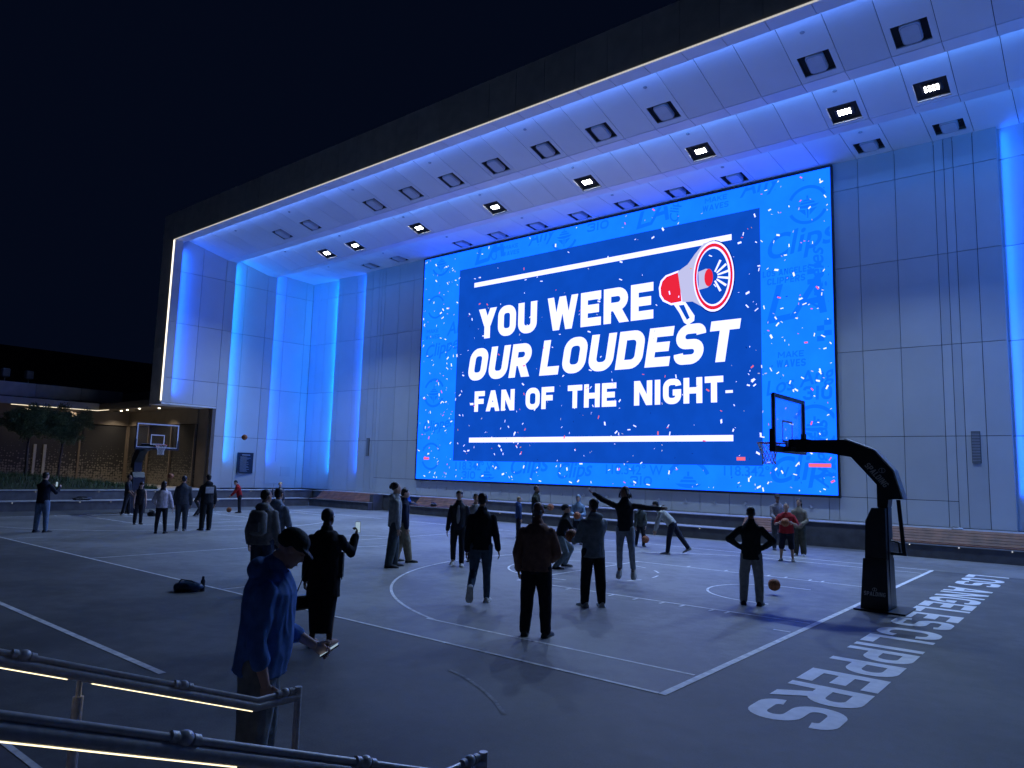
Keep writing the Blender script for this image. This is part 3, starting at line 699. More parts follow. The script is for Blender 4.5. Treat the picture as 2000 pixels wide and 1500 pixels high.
faint_ring(.235, .02, .9); faint_ring(.735, .02, .95); faint_ring(.44, .97, .75); faint_ring(.06, .97, .7)
faint_text('Clips', .884, .735, 1.35, .35, 8); faint_caps('LOS ANGELES', .880, .966, .682, .702); faint_caps('CLIPPERS', .888, .955, .655, .676)
faint_text('LA', .880, .53, 2.1, .4, 6); faint_caps('MAKE', .905, .95, .418, .437); faint_caps('WAVES', .902, .953, .388, .411); faint_text('Los Angeles', .882, .30, .8, .35, 12); faint_caps('310', .946, .995, .283, .325)
faint_text('Clips', .884, .028, 1.35, .35, 8); faint_text('Angeles', .985, .55, .8, .3, 90); faint_text('Angeles', .985, .02, .8, .3, 90)
faint_caps('MAKE', .017, .06, .652, .67); faint_caps('WAVES', .013, .064, .625, .644); faint_text('Clippers', .014, .535, 1.0, .35, 10); faint_text('Any', .09, .63, 1.0, .35, 8); faint_text('Clippers', .015, .205, .8, .35, 8)
faint_caps('MAKE', .266, .31, .965, .983); faint_caps('WAVES', .262, .314, .938, .957); faint_text('Any', .34, .96, 1.0, .35, 6); faint_text('LA', .17, .925, 1.9, .4, 6); faint_text('Clippers', .245, .925, .6, .3, 90)
faint_text('LA', .617, .932, 1.5, .4, 6); faint_caps('310', .50, .555, .962, .995); faint_caps('MAKE', .77, .815, .972, .99); faint_caps('WAVES', .765, .818, .944, .964); faint_text('Any', .84, .965, 1.0, .35, 6); faint_text('Clippers', .715, .925, .6, .3, 90)
faint_text("118.342° W", .13, .045, .6); faint_caps('310', .155, .20, .008, .04); faint_text('Clips', .30, .03, 1.2, .35, 6); faint_text("118.342° W", .55, .045, .6); faint_caps('310', .61, .66, .008, .04); faint_text('Clips', .43, .02, 1.0, .35, 6); faint_text("118.342° W", .80, .05, .55)
for (uu, vv) in ((.958, .64), (.972, .46)):
    mb = MB()
    for i in range(2):
        for j in range(4):
            if (i + j) % 2 == 0: mb.add([U(uu + .012 * (i + a_), vv + .016 * (j + b_), .5) for a_, b_ in ((0, 0), (1, 0), (1, 1), (0, 1))], [(0, 1, 2, 3)])
    vpart('faint_checks', mb, S_FAINT)
# confetti
def confetti(n, m, s0, s1, seed, k):
    q = random.Random(seed); mb = MB()
    for i in range(n):
        edge = q.random() < .45
        u = q.random(); v = q.random() ** (1.25 if not edge else 1)
        if edge: u = q.choice((q.uniform(0, .12), q.uniform(.85, 1), q.random())); v = v if u < .13 or u > .84 else q.uniform(0, .25)
        L = q.uniform(s0, s1) * .68; W = L * q.uniform(.22, .5); an = q.uniform(0, math.pi); c = U(min(max(u, .006), .994), min(max(v, .01), .99), k + .4 * (i % 3)); d = EX * math.cos(an) + EZ * math.sin(an); nn = EX * -math.sin(an) + EZ * math.cos(an)
        sk = q.uniform(-.4, .4)
        mb.add([c - d * L / 2 - nn * W / 2, c + d * L / 2 - nn * W / 2, c + d * (L / 2 + sk * W) + nn * W / 2, c + d * (-L / 2 + sk * W) + nn * W / 2], [(0, 1, 2, 3)])
    stuff(vpart('confetti_picture', mb, m))
confetti(380, S_WHITE, .05, .26, 3, 12); confetti(80, S_PINK, .06, .24, 4, 13.5); confetti(22, S_ORANGE, .05, .13, 5, 15); confetti(110, S_LAV, .05, .14, 6, 16.5); confetti(110, S_DK, .04, .11, 9, 18)
for uu, vv, ww in ((.029, .085, .42), (.955, .081, .8), (.83, .098, .36)): vpart('confetti_piece', rect(uu, uu + ww / SW, vv, vv + .011, 20), S_PINK)
# ================================================================== concourse beside the shell
conc = empty('concourse_building', (-48, 12, .85)); tag(conc, 'low concourse building with patterned screen walls under a flat lit canopy', 'building')
def cpart(name, mb, m, **k): return part(name, mb, m, conc, **k)
def pattern_material():
    m = bpy.data.materials.new('perforated_screen'); m.use_nodes = True; n = m.node_tree.nodes; l = m.node_tree.links; b = n['Principled BSDF']
    tc = n.new('ShaderNodeTexCoord'); sp = n.new('ShaderNodeSeparateXYZ'); l.new(tc.outputs['Object'], sp.inputs[0])
    ad = n.new('ShaderNodeMath'); ad.operation = 'ADD'; l.new(sp.outputs[0], ad.inputs[0]); l.new(sp.outputs[1], ad.inputs[1])
    cb = n.new('ShaderNodeCombineXYZ'); l.new(ad.outputs[0], cb.inputs[0]); l.new(sp.outputs[2], cb.inputs[1])
    v = n.new('ShaderNodeTexVoronoi'); v.inputs['Scale'].default_value = 6.5; v.inputs['Randomness'].default_value = .45; l.new(cb.outputs[0], v.inputs['Vector'])
    mr = n.new('ShaderNodeMapRange'); mr.inputs['From Min'].default_value = .0; mr.inputs['From Max'].default_value = 2.7; mr.inputs['To Min'].default_value = .66; mr.inputs['To Max'].default_value = .02; l.new(sp.outputs[2], mr.inputs['Value'])
    lt = n.new('ShaderNodeMath'); lt.operation = 'LESS_THAN'; l.new(v.outputs['Distance'], lt.inputs[0]); l.new(mr.outputs[0], lt.inputs[1])
    mx = n.new('ShaderNodeMix'); mx.data_type = 'RGBA'; l.new(lt.outputs[0], mx.inputs[0]); mx.inputs[6].default_value = (.022, .021, .022, 1); mx.inputs[7].default_value = (.17, .155, .135, 1)
    l.new(mx.outputs[2], b.inputs['Base Color']); b.inputs['Roughness'].default_value = .55
    return m
M_PERF = pattern_material()
for k in range(7):                                       # screen panels facing the court
    y1 = 14.5 - 2.9 * k; cpart('screen_panel', MB().box((0, 0, 0), (.08, 2.84, 3.75)), M_PERF, loc=None).location = (-48.06, y1 - 2.87, .88)
for k in range(3):
    x0 = -47.9 + 3.1 * k; cpart('screen_panel', MB().box((0, 0, 0), (3.04, .08, 3.75)), M_PERF).location = (x0, 14.62, .88)
M_HEAD = mat('bronze_header', (.20, .165, .13), .5, .12, 1.5)
cpart('header', MB().box((-48.3, -8, 4.68), (-47.9, 14.56, 5.62)), M_HEAD); cpart('header', MB().box((-47.88, 14.56, 4.68), (-38.62, 14.9, 5.62)), M_HEAD)
for y in (14.5, 11.6, 8.7, 5.8, 2.9): cpart('mullion', MB().box((-47.98, y - .05, .86), (-47.9, y + .05, 4.67)), M_BRONZE)
for x in (-47.85, -44.8, -41.7, -38.75): cpart('mullion', MB().box((x - .06, 14.5, .86), (x + .06, 14.61, 4.67)), M_BRONZE)
M_PALE = mat('pale_door_frame', (.42, .43, .46), .5, .08)
for y in (6.2, 7.0, 9.05, 9.6): cpart('door_frame', MB().box((-47.89, y - .07, .86), (-47.8, y + .07, 3.2)), M_PALE)
cpart('jamb', MB().box((-38.60, 14.62, .86), (-37.45, 14.915, 5.64)), M_BRONZE)
cpart('jamb_return', MB().box((-37.448, 14.70, .86), (-37.16, 14.93, 5.64)), M_BRONZE)
# flat canopy: soffit, edge, parapet
M_SOFF = mat('bronze_soffit', (.30, .25, .19), .55, .1, 1.2)
cpart('soffit', MB().box((-52, -10, 5.63), (-45.7, 11.70, 5.68)).box((-52, 11.70, 5.63), (-37.2, 14.9, 5.68)), M_SOFF)
cpart('canopy_edge', MB().box((-45.7, -10, 5.45), (-45.5, 11.72, 5.86)), M_PALE); cpart('canopy_edge', MB().box((-45.48, 11.62, 5.45), (-38.6, 11.74, 5.84)), M_BRONZE)
cpart('shell_underside', MB().box((-38.55, 11.61, 5.55), (-37.12, 14.88, 5.64)), M_CEIL)
cpart('roof_deck', MB().box((-60, -10, 5.88), (-45.9, 40, 5.95)), M_BLACK)
for k in range(9): cpart('parapet_panel', MB().box((-47.1, 13.6 - 2.55 * (k + 1), 6.05), (-46.95, 13.6 - 2.55 * k - .02, 6.86)), M_FASCIA)
cpart('parapet_panel', MB().box((-47.1, 13.62, 6.0), (-38.6, 13.75, 6.75)), M_BRONZE)
E_WARM = emit('warm_downlight', (1.0, .86, .62), 9.0); E_WLINE = emit('canopy_led', (1.0, .86, .60), 1.3)
cpart('canopy_led_line', MB().box((-45.72, -10, 5.415), (-45.66, 3.6, 5.44)), E_WLINE); cpart('canopy_led_line', MB().box((-45.72, 6.9, 5.415), (-45.66, 11.66, 5.44)), E_WLINE); cpart('canopy_led_line', MB().box((-45.60, 11.60, 5.415), (-44.0, 11.64, 5.44)), E_WLINE)
for x, y in ((-49.9, 8.5), (-49.4, 11.0), (-47.0, 13.6), (-45.6, 13.4), (-43.4, 13.2), (-40.2, 12.3), (-41.6, 13.6), (-49.6, 3.5)):
    x = max(x, -47.6)
    cpart('downlight', MB().ellipsoid((x, y, 5.62), (.07, .07, .03), seg=10, rings=6), E_WARM)
    lp = bpy.data.lights.new('downlight_lamp', 'SPOT'); lp.energy = 100; lp.color = (1.0, .85, .66); lp.spot_size = R(125); lp.spot_blend = .8; lp.shadow_soft_size = .08
    o = bpy.data.objects.new('downlight_lamp', lp); COL.objects.link(o); o.location = (x, y, 5.55)
# arena bulk behind, terrace heaters
far = obj('arena_wall', MB().prism([(-62, 5.9), (-62, 11.0), (-95, 15.0), (-95, 5.9)], -60, 60, 'y').prism([(-62.1, 5.9), (-62.1, 6.2), (-60, 6.2), (-60, 5.9)], -60, 60, 'y'), mat('arena_dark', (.11, .06, .065), .8, .2, .2)); tag(far, 'dark reddish arena wall rising beyond the concourse roof', 'building')
for k, (y, h) in enumerate(((6.4, 1.0), (7.5, .92), (8.8, .85))):
    r = empty('patio_heater', (-49.5, y, 5.95)); tag(r, ('pale patio heater on the concourse roof, middle of three' if k == 1 else ('pale patio heater on the concourse roof closest to the arena shell' if k == 2 else 'pale patio heater on the concourse roof farthest from the shell')), 'heater', 'patio heaters on the roof')
    obj('pole', MB().tube([(0, 0, 0), (0, 0, 1.5 + h * .2)], .03, 8), M_GREY, r); obj('head', MB().bevbox((-.22, -.22, 1.2 + h * .2), (.22, .22, 1.75 + h * .2), .05), M_PALE, r)
# planted bank, trees
def bank():
    mb = MB(); nx, ny = 14, 60; vs = []
    for i in range(nx + 1):
        for j in range(ny + 1):
            u = i / nx; y = -14 + 25.2 * j / ny; taper = min(1, max(0, (11.2 - y) / 5)); x = -35.3 - u * (2.0 + 8.0 * taper) * (0.15 + .85 * taper)
            z = .87 + .55 * taper * math.sin(math.pi * min(1, u * 1.05)) ** .8 * (1 + .25 * noise.noise((x * .8, y * .8, 3)))
            vs.append((x, y, max(z, .868)))
    fs = [(i * (ny + 1) + j, i * (ny + 1) + j + 1, (i + 1) * (ny + 1) + j + 1, (i + 1) * (ny + 1) + j) for i in range(nx) for j in range(ny)]
    return mb.add(vs, fs), vs
bmb, bvs = bank()
M_SOIL = mat('bank_soil', (.035, .045, .022), .9, .3, 4); M_GRASS = mat('grass_blades', (.055, .095, .030), .6, .4, 2)
struct(obj('planted_bank', bmb, M_SOIL, smooth=True))
gb = MB(); gr = random.Random(5)
for i in range(16000):
    q = bvs[gr.randrange(len(bvs))]; x = q[0] + gr.uniform(-.35, .35); y = q[1] + gr.uniform(-.22, .22)
    if y > 11 or x > -35.3: continue
    h = gr.uniform(.10, .30); a = gr.uniform(0, 6.28); w = .018; lx, ly = gr.uniform(-.12, .12), gr.uniform(-.12, .12)
    gb.add([(x - w * math.cos(a), y - w * math.sin(a), q[2] - .05), (x + w * math.cos(a), y + w * math.sin(a), q[2] - .05), (x + lx, y + ly, q[2] + h)], [(0, 1, 2)])
stuff(obj('grass', gb, M_GRASS, fix=False)); bpy.data.objects['grass']['label'] = 'dark ornamental grass covering the bank below the trees'
M_BARK = mat('bark', (.10, .075, .06), .85, .3, 9, bump=.5, bscale=30); M_LEAF = mat('tree_leaves', (.13, .18, .09), .5, .45, 3)
def tree(loc, h, cw, ch, seed, label):
    q = random.Random(seed); r = empty('tree', loc); tag(r, label, 'tree', 'trees on the planted bank')
    t = MB(); top = Vector((q.uniform(-.15, .15), q.uniform(-.15, .15), h - ch * .75))
    t.tube([(0, 0, -.1), (.03, .02, .6), tuple(top * .6), tuple(top)], [.10, .075, .06, .05], 8)
    limbs = []
    for k in range(9):
        a = k * 2.4 + q.uniform(-.3, .3); e = Vector((math.cos(a) * cw * q.uniform(.25, .42), math.sin(a) * cw * q.uniform(.25, .42), h - ch * q.uniform(.15, .6)))
        s = top * q.uniform(.8, 1); m_ = (s + e) / 2 + Vector((0, 0, .12)); t.tube([s, m_, e], [.04, .028, .012], 6); limbs += [m_, e]
        for k2 in range(3):
            e2 = e + Vector((q.uniform(-.5, .5), q.uniform(-.5, .5), q.uniform(-.3, .4))); t.tube([m_.lerp(e, .6), e2], [.015, .006], 5); limbs.append(e2)
    obj('trunk', t, M_BARK, r, smooth=True)
    lf = MB(); cl = []
    for k in range(190):
        base = limbs[q.randrange(len(limbs))]; cl.append((base + Vector((q.gauss(0, .22), q.gauss(0, .22), q.gauss(.05, .18))), q.uniform(.14, .34)))
    for c, rad in cl:
        for k in range(int(190 * rad / .25)):
            d = Vector((q.gauss(0, 1), q.gauss(0, 1), q.gauss(0, .75))).normalized() * rad * q.random() ** .45; p = c + d
            a = Vector((q.gauss(0, 1), q.gauss(0, 1), q.gauss(-.2, .6))).normalized(); b_ = a.orthogonal().normalized() * .018; L = q.uniform(.07, .13)
            lf.add([p, p + a * L * .5 + b_, p + a * L, p + a * L * .5 - b_], [(0, 1, 2, 3)])
    obj('crown', lf, M_LEAF, r, fix=False)
tree((-42.0, 6.85, 1.3), 3.75, 2.1, 2.0, 3, 'small leafy tree on the bank standing farther from the hoop')
tree((-42.0, 8.45, 1.1), 4.1, 2.1, 2.1, 8, 'small leafy tree on the bank standing closer to the hoop')

# ================================================================== basketball hoops
M_GLASS = bpy.data.materials.new('board_glass'); M_GLASS.use_nodes = True
_n = M_GLASS.node_tree.nodes; _l = M_GLASS.node_tree.links; _n.remove(_n['Principled BSDF'])
_t = _n.new('ShaderNodeBsdfTransparent'); _t.inputs[0].default_value = (.94, .96, .98, 1); _g = _n.new('ShaderNodeBsdfGlossy'); _g.inputs['Roughness'].default_value = .06
_fz = _n.new('ShaderNodeFresnel'); _fz.inputs[0].default_value = 1.45; _m = _n.new('ShaderNodeMixShader')
_mu = _n.new('ShaderNodeMath'); _mu.operation = 'MULTIPLY'; _mu.inputs[1].default_value = .22; _l.new(_fz.outputs[0], _mu.inputs[0]); _l.new(_mu.outputs[0], _m.inputs[0]); _l.new(_t.outputs[0], _m.inputs[1]); _l.new(_g.outputs[0], _m.inputs[2]); _l.new(_m.outputs[0], _n['Material Output'].inputs['Surface'])
M_WPAINT = mat('board_white', (.78, .79, .82), .4, .04); M_RIM = mat('rim_orange', (.62, .09, .03), .4, .1); M_NET = mat('net_cord', (.70, .70, .72), .8, .1); M_SPTXT = mat('pad_print', (.50, .50, .52), .5, .1)
def make_hoop(label, grp):
    """board faces -x; local origin on the floor under the middle of the board plane, x=0 at the board"""
    r = empty('basketball_hoop'); tag(r, label, 'hoop', grp)
    def P(n, mb, m, par=r, **k): return obj(n, mb, m, par, **k)
    D = 1.16                                              # profile was measured from the baseline
    def pr(pts): return [(x + D, z) for x, z in pts]
    low = P('base_pad', MB().loft([[(D + .19, -.33, .0), (D + .66, -.33, 0), (D + .66, .33, 0), (D + .19, .33, 0)], [(D + .25, -.29, .92), (D + .645, -.29, .92), (D + .645, .29, .92), (D + .25, .29, .92)]]), M_PAD)
    P('upper_pad', MB().prism(pr([(.275, .925), (.64, .925), (.64, 1.84), (.41, 1.84), (.30, 1.6)]), -.26, .26), M_PAD)
    P('base_plate', MB().box((D + .1, -.45, .004), (D + .95, .45, .03)), M_BLACK)
    P('post', MB().bevbox((D + .49, -.14, .02), (D + .66, .14, 2.1), .02), M_BLACK)
    arm = P('arm', MB().prism(pr([(-1.0, 2.87), (-.41, 2.85), (.06, 2.77), (.49, 2.27), (.49, 1.86), (.66, 1.86), (.68, 2.0), (.90, 2.02), (.76, 2.52), (.45, 2.89), (-.05, 3.10), (-.7, 3.10), (-1.0, 3.07)]), -.17, .17), M_PAD)
    P('arm_edge', MB().prism(pr([(.905, 2.02), (.93, 2.02), (.785, 2.54), (.47, 2.915), (-.05, 3.125), (-.05, 3.105), (.455, 2.895), (.765, 2.525)]), -.165, .165), M_GREY, arm)
    P('strut', MB().tube([(D + .81, 0, 2.0), (D + .88, 0, 1.02)], .035, 10), M_BLACK); P('strut_foot', MB().box((D + .62, -.04, 1.0), (D + .92, .04, 1.05)), M_BLACK)
    P('crank', MB().tube([(D + .66, .05, 1.25), (D + .78, .05, 1.22), (D + .80, .05, 1.05)], .018, 8), M_BLACK)
    P('bracket', MB().box((.0, -.45, 2.86), (.2, .45, 2.95)).box((.03, -.1, 2.86), (.42, .1, 3.12)), M_BLACK)
    # board: glass, white border, dark frame behind, inner square
    y, z0, z1 = .915, 2.9, 3.97
    P('glass', MB().box((-.012, -y, z0), (.006, y, z1)), M_GLASS)
    def ringp(n, yy, za, zb, w, x0, x1, m): P(n, MB().box((x0, -yy, za), (x1, yy, za + w)).box((x0, -yy, zb - w), (x1, yy, zb)).box((x0, -yy, za + w), (x1, -yy + w, zb - w)).box((x0, yy - w, za + w), (x1, yy, zb - w)), m)
    ringp('border', y, z0, z1, .055, -.018, -.0125, M_WPAINT); ringp('target_square', .305, 3.05, 3.50, .045, -.018, -.0125, M_WPAINT)
    ringp('board_frame', y + .012, z0 - .012, z1 + .012, .075, .008, .05, M_BLACK)
    P('edge_pad', MB().box((-.045, -y - .03, z0 - .06), (.06, y + .03, z0 + .02)).box((-.045, -y - .035, z0 - .05), (.06, -y + .012, z0 + .38)).box((-.045, y - .012, z0 - .05), (.06, y + .035, z0 + .38)), M_BLACK)
    rc = -.02 - .15 - .229
    rim = P('rim', MB().tube([(rc + .229 * math.cos(2 * math.pi * i / 28), .229 * math.sin(2 * math.pi * i / 28), 3.05) for i in range(29)], .011, 8, cap=False), M_RIM)
    P('rim_plate', MB().box((-.19, -.09, 3.03), (-.02, .09, 3.05)).box((-.035, -.09, 2.94), (-.019, .09, 3.05)), M_RIM, rim)
    net = MB(); nn = 12
    def npt(i, lev): a = 2 * math.pi * (i + .5 * (lev % 2)) / nn; rr = (.222, .19, .155, .132, .125, .135)[lev]; return (rc + rr * math.cos(a), rr * math.sin(a), 3.04 - .085 * lev)
    for lev in range(5):
        for i in range(nn):
            for dlt in (0, 1): net.tube([npt(i, lev), npt(i + (dlt - (1 - lev % 2) if True else 0), lev + 1)], .006, 4, cap=False)
    P('net', net, M_NET)
    b1 = MB(); lettering(b1, 'SPALDING', (D + .255, -.334, .27), (1, 0, 0), (0, 0, 1), .36, .075, .014, .008, .1, Vector((0, -1, 0)), .001)
    P('maker_lettering', b1, M_SPTXT, low, fix=False)
    d = (Vector((D + .66, 0, 2.12)) - Vector((D + .26, 0, 2.60))).normalized(); nrm = Vector((-d.z, 0, d.x)); nrm = nrm if nrm.x > 0 else -nrm
    b2 = MB(); lettering(b2, 'SPALDING', Vector((D + .27, -.175, 2.60)) + nrm * .02, d, nrm, .52, .11, .02, .012, .1, Vector((0, -1, 0)), .001)
    P('maker_lettering', b2, M_SPTXT, arm, fix=False)
    for c, par in ((Vector((D + .44, -.335, .385)), low), (Vector((D + .27, -.176, 2.60)) + d * .26 + nrm * .2, arm)):
        k = .028 if par is low else .042
        mk = MB(); pts = [Vector((k * 1.3 * math.cos(t_ * .3307), k * math.sin(t_ * .3307))) for t_ in range(19)]; vs, fs = ribbon2d(pts, .008, True); mk.add([c + Vector((v.x, 0, v.y)) for v in vs], fs); mk.box((c.x - .005, c.y - .001, c.z - k), (c.x + .005, c.y, c.z + k))
        P('maker_mark', mk, M_SPTXT, par, fix=False)
    return r
hoop = make_hoop('tall black padded hoop standing beside the painted court lettering', 'basketball hoops')
hoop.location = (-1.16, 7.62, 0)
hoop2 = copy_tree(hoop); hoop2['label'] = 'hoop with a white bordered glass board in front of the low concourse building'
hoop2.location = (-28.53, 7.62, 0); hoop2.rotation_euler = (0, 0, math.pi)

# ================================================================== stairs and lit handrails
M_STAIR = mat('stair_concrete', (.11, .11, .13), .75, .2, 3, bump=.2, bscale=50)
stairs = empty('stairs', (1, -6, 0)); tag(stairs, 'broad concrete stairs leading down to the court between the lit handrails', 'stairs')
for k in range(8):
    y = -5.2 - .41 * k
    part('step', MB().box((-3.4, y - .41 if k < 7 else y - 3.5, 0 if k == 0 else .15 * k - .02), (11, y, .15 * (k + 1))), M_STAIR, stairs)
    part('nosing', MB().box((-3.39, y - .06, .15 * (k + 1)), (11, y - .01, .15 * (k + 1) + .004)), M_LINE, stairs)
E_RAIL = emit('rail_led', (1.0, .84, .50), 1.8)
def handrail(x, label):
    r = empty('handrail', (x, -4.46, 0)); tag(r, label, 'handrail', 'lit handrails of the stairs')
    def P(n, mb, m, par=r, sm=True):
        o = obj(n, mb, m, par, smooth=False); o.location = (0, 4.46, 0)
        if par is not r: o.location = (0, 0, 0)
        return smooth_by_angle(o, 40) if sm else o
    def zz(y): return .9 if y > -4.75 else .9 + .37 * (-4.75 - y)
    ys = [-4.46, -4.75, -8.6]
    def pts(dz, y0=None, y1=None):
        L = [y for y in ys if (y0 is None or y <= y0) and (y1 is None or y >= y1)]
        if y0 is not None: L = [y0] + L
        if y1 is not None: L = L + [y1]
        return [(0, y, zz(y) + dz) for y in L]
    rail = P('rail', MB().tube(pts(-.030), .027, 14), M_STEEL)
    cond = P('conduit', MB().tube(pts(.012), .014, 10), M_STEEL)
    for y in (-4.56, -5.22, -6.02, -6.8, -7.6):
        z = zz(y) + .014; t = Vector((0, -1, .37 if y < -4.75 else 0)).normalized(); c = Vector((0, y, z))
        P('junction', MB().ellipsoid(c, (.026, .034, .028), seg=12, rings=8).tube([c - t * .055, c - t * .03], .021, 10).tube([c + t * .03, c + t * .055], .021, 10), M_STEEL, cond)
    for a, c in ((-4.78, -5.70), (-5.82, -8.5)):
        P('led_strip', MB().box((-.010, 0, -.006), (.010, -(a - c) / 1.0 * math.sqrt(1 + .37 ** 2) * -1, .0), Matrix.Translation((0, c, zz(c) - .0545)) @ Matrix.Rotation(-math.atan(.37), 4, 'X')), E_RAIL, rail, False)
    P('end_post', MB().tube([(0, -4.46, .93), (0, -4.46, 0)], .022, 12), M_STEEL)
    for y in (-5.76, -7.3):
        g0 = .15 * (int((-5.2 - y) / .41) + 1)
        P('post', MB().tube([(0, y, zz(y) - .05), (0, y, zz(y) - .13)], .014, 10).tube([(0, y, zz(y) - .13), (0, y, g0 - .01)], .025, 12), M_STEEL)
    return r
handrail(-.2, 'steel handrail with a lit underside, on the court side of the man with the phone'.replace('on the court side of', 'ending right beside'))
handrail(1.36, 'steel handrail with a lit underside, crossing in front of the other rail')
# ================================================================== people
PEOPLE_VOX = .0125
DG = None
def remesh(mb, vox, smooth_iter=2, fold=0.0, ffreq=9.0, seed=0, drape=(1, 1, .35)):
    me = mb.mesh('tmp'); fixn(me); o = bpy.data.objects.new('tmp', me); COL.objects.link(o)
    r = o.modifiers.new('r', 'REMESH'); r.mode = 'VOXEL'; r.voxel_size = vox; r.use_smooth_shade = True
    if smooth_iter:
        s = o.modifiers.new('s', 'SMOOTH'); s.factor = .5; s.iterations = smooth_iter
    dg = bpy.context.evaluated_depsgraph_get(); out = bpy.data.meshes.new_from_object(o.evaluated_get(dg)); bpy.data.objects.remove(o); bpy.data.meshes.remove(me)
    if fold > 0:
        n = len(out.vertices); co = np.empty(n * 3, np.float32); no = np.empty(n * 3, np.float32)
        out.vertices.foreach_get('co', co); out.vertex_normals.foreach_get('vector', no); co = co.reshape(-1, 3); no = no.reshape(-1, 3)
        off = Vector((seed * 7.3, seed * 3.1, seed * 1.7)); d = np.empty(n, np.float32)
        for i in range(n):
            c = co[i]; p = Vector((c[0] * drape[0], c[1] * drape[1], c[2] * drape[2])) * ffreq + off
            d[i] = noise.noise(p) * .7 + .5 * (1 - 2 * abs(noise.noise(p * 1.7 + Vector((3, 1, 2)))))
        out.vertices.foreach_set('co', (co + no * (d * fold)[:, None]).ravel()); out.update()
    return out
def fabric(col, rough=.85):
    k = 'fabric_%03d_%03d_%03d' % tuple(int(c * 999) for c in col)
    return mat(k, col, rough, .22, 14, bump=.25, bscale=160, spec=.25)
def skin(tone): return mat('skin_%d' % int(tone[0] * 1000), tone, .5, .1, 12, spec=.4)
LIGHT, TAN, BROWN, DARKS = (.62, .40, .31), (.48, .29, .20), (.26, .14, .09), (.12, .065, .045)
M_EYE = mat('eye', (.05, .04, .04), .2, .05); M_LIP = mat('lips', (.30, .12, .10), .5, .1)
def lerp(a, b, t): return a + (b - a) * t
def view_facing(pos, phi):
    """world heading for a figure; phi 0 = turned away from CAM's side of the court, 90 = towards the big hoop side"""
    v = Vector((pos[0] - CAM.x, pos[1] - CAM.y)); a = math.atan2(v.y, v.x) - R(phi); return a
def D3(f, o, s): return Vector((s * math.sin(R(o)), math.cos(R(o)) * math.sin(R(f)), -math.cos(R(o)) * math.cos(R(f))))
def person(pos, H, phi, label, top, pants, shoe=(.03, .03, .035), tone=LIGHT, hair=('short', (.03, .02, .015)), lean=0, side=0, head=(0, 0), aL=(4, 8, 10, 4), aR=(4, 8, 10, 4), lL=(1, 2, -1, 1.5), lR=(1, 2, -1, 1.5),
           kind='hoodie', sleeve=1.0, hem=.03, bulk=1.0, legw=1.0, fit=1.0, z=0.0, airborne=0.0, lower='pants', hood=False, inner=None, vox=None, foot=(0, 0), seat=False, extras=None, group=None, grip=(0, 0), belly=0.0, fold=1.0, headtop=None):
    """figure faces local +y. aL/aR = upper-arm forward, outward, forearm forward, outward (degrees from hanging); lL/lR the same for thigh and shank"""
    far = math.hypot(pos[0] - CAM.x, pos[1] - CAM.y); vox = vox or (PEOPLE_VOX if far < 14 else (.015 if far < 21 else .019))
    root = empty('person', (pos[0], pos[1], z), view_facing(pos, phi) - math.pi / 2); tag(root, label, 'person', group)
    X = Vector((1, 0, 0)); h = H
    up = Vector((math.sin(R(side)), math.sin(R(lean)) * math.cos(R(side)), math.cos(R(lean)) * math.cos(R(side)))); rt = (X - up * X.dot(up)).normalized(); fw = up.cross(rt)
    ankleh = .043 * h; legs = {}; thigh, shank = .238 * h, .240 * h
    hipw = .052 * h
    low = 0
    for s, l in ((-1, lL), (1, lR)):
        hip = Vector((s * hipw, 0, 0)); knee = hip + D3(l[0], l[1], s) * thigh; ank = knee + D3(l[2], l[3], s) * shank; legs[s] = [hip, knee, ank]; low = min(low, ank.z)
    pel = Vector((0, 0, -low + ankleh + airborne)) if not seat else Vector((0, 0, .10 * h * .55))
    if not seat:
        mid = sum((legs[s][2] for s in (-1, 1)), Vector()) / 2
        if airborne == 0: pel.x -= mid.x * .6; pel.y -= mid.y * .6
    for s in legs: legs[s] = [q + pel for q in legs[s]]
    tl = .300 * h                                        # hip centre to shoulder line
    chest = pel + up * tl; neck0 = chest + up * .025 * h; hp, hy = R(head[0]), R(head[1])
    nd = (up * .8 + Vector((0, math.sin(hp) * .55, .25))).normalized(); hb = neck0 + nd * .036 * h
    HM = Matrix.Rotation(-hy, 3, 'Z') @ Matrix.Rotation(-hp, 3, 'X') if True else None
    hu, hf, hr = HM @ Vector((0, 0, 1)), HM @ Vector((0, 1, 0)), HM @ X
    hh = .137 * h; hc = hb + hu * hh * .50 + hf * .012 * h
    arms = {}
    for s, a in ((-1, aL), (1, aR)):
        sh = chest + rt * s * .101 * h * bulk ** .6 - up * .036 * h; el = sh + D3(a[0], a[1], s) * .168 * h; wr = el + D3(a[2], a[3], s) * .145 * h; arms[s] = [sh, el, wr]
    def torso(mb, grow, hemdrop, chestw=1.0, flare=0.0):
        rows = [(-hemdrop, .088 + flare, .066 + flare), (-.02, .090, .068), (.06, .084, .066), (.14, .082 , .064), (.21, .092, .067), (.255, .100, .066), (.280, .086, .058), (.305, .062, .050), (.330, .042, .040)]
        rings = []
        for t, rx, ry in rows:
            c = pel + up * t * h + (fw * belly * h * math.exp(-((t - .09) / .07) ** 2)); rx = rx * bulk * h + grow; ry = ry * bulk * h + grow + belly * h * .6 * math.exp(-((t - .09) / .07) ** 2)
            if t < 0: c = pel + Vector((0, 0, 1)) * t * h * .7 + up * t * h * .3
            rings.append([c + rt * rx * math.cos(2 * math.pi * j / 20) + fw * ry * math.sin(2 * math.pi * j / 20) * (1.0) for j in range(20)])
        mb.loft(rings)
    skin_m = skin(tone); body = MB()
    # --- body: trunk, limbs, neck, head in one surface
    torso(body, -.012, .03)
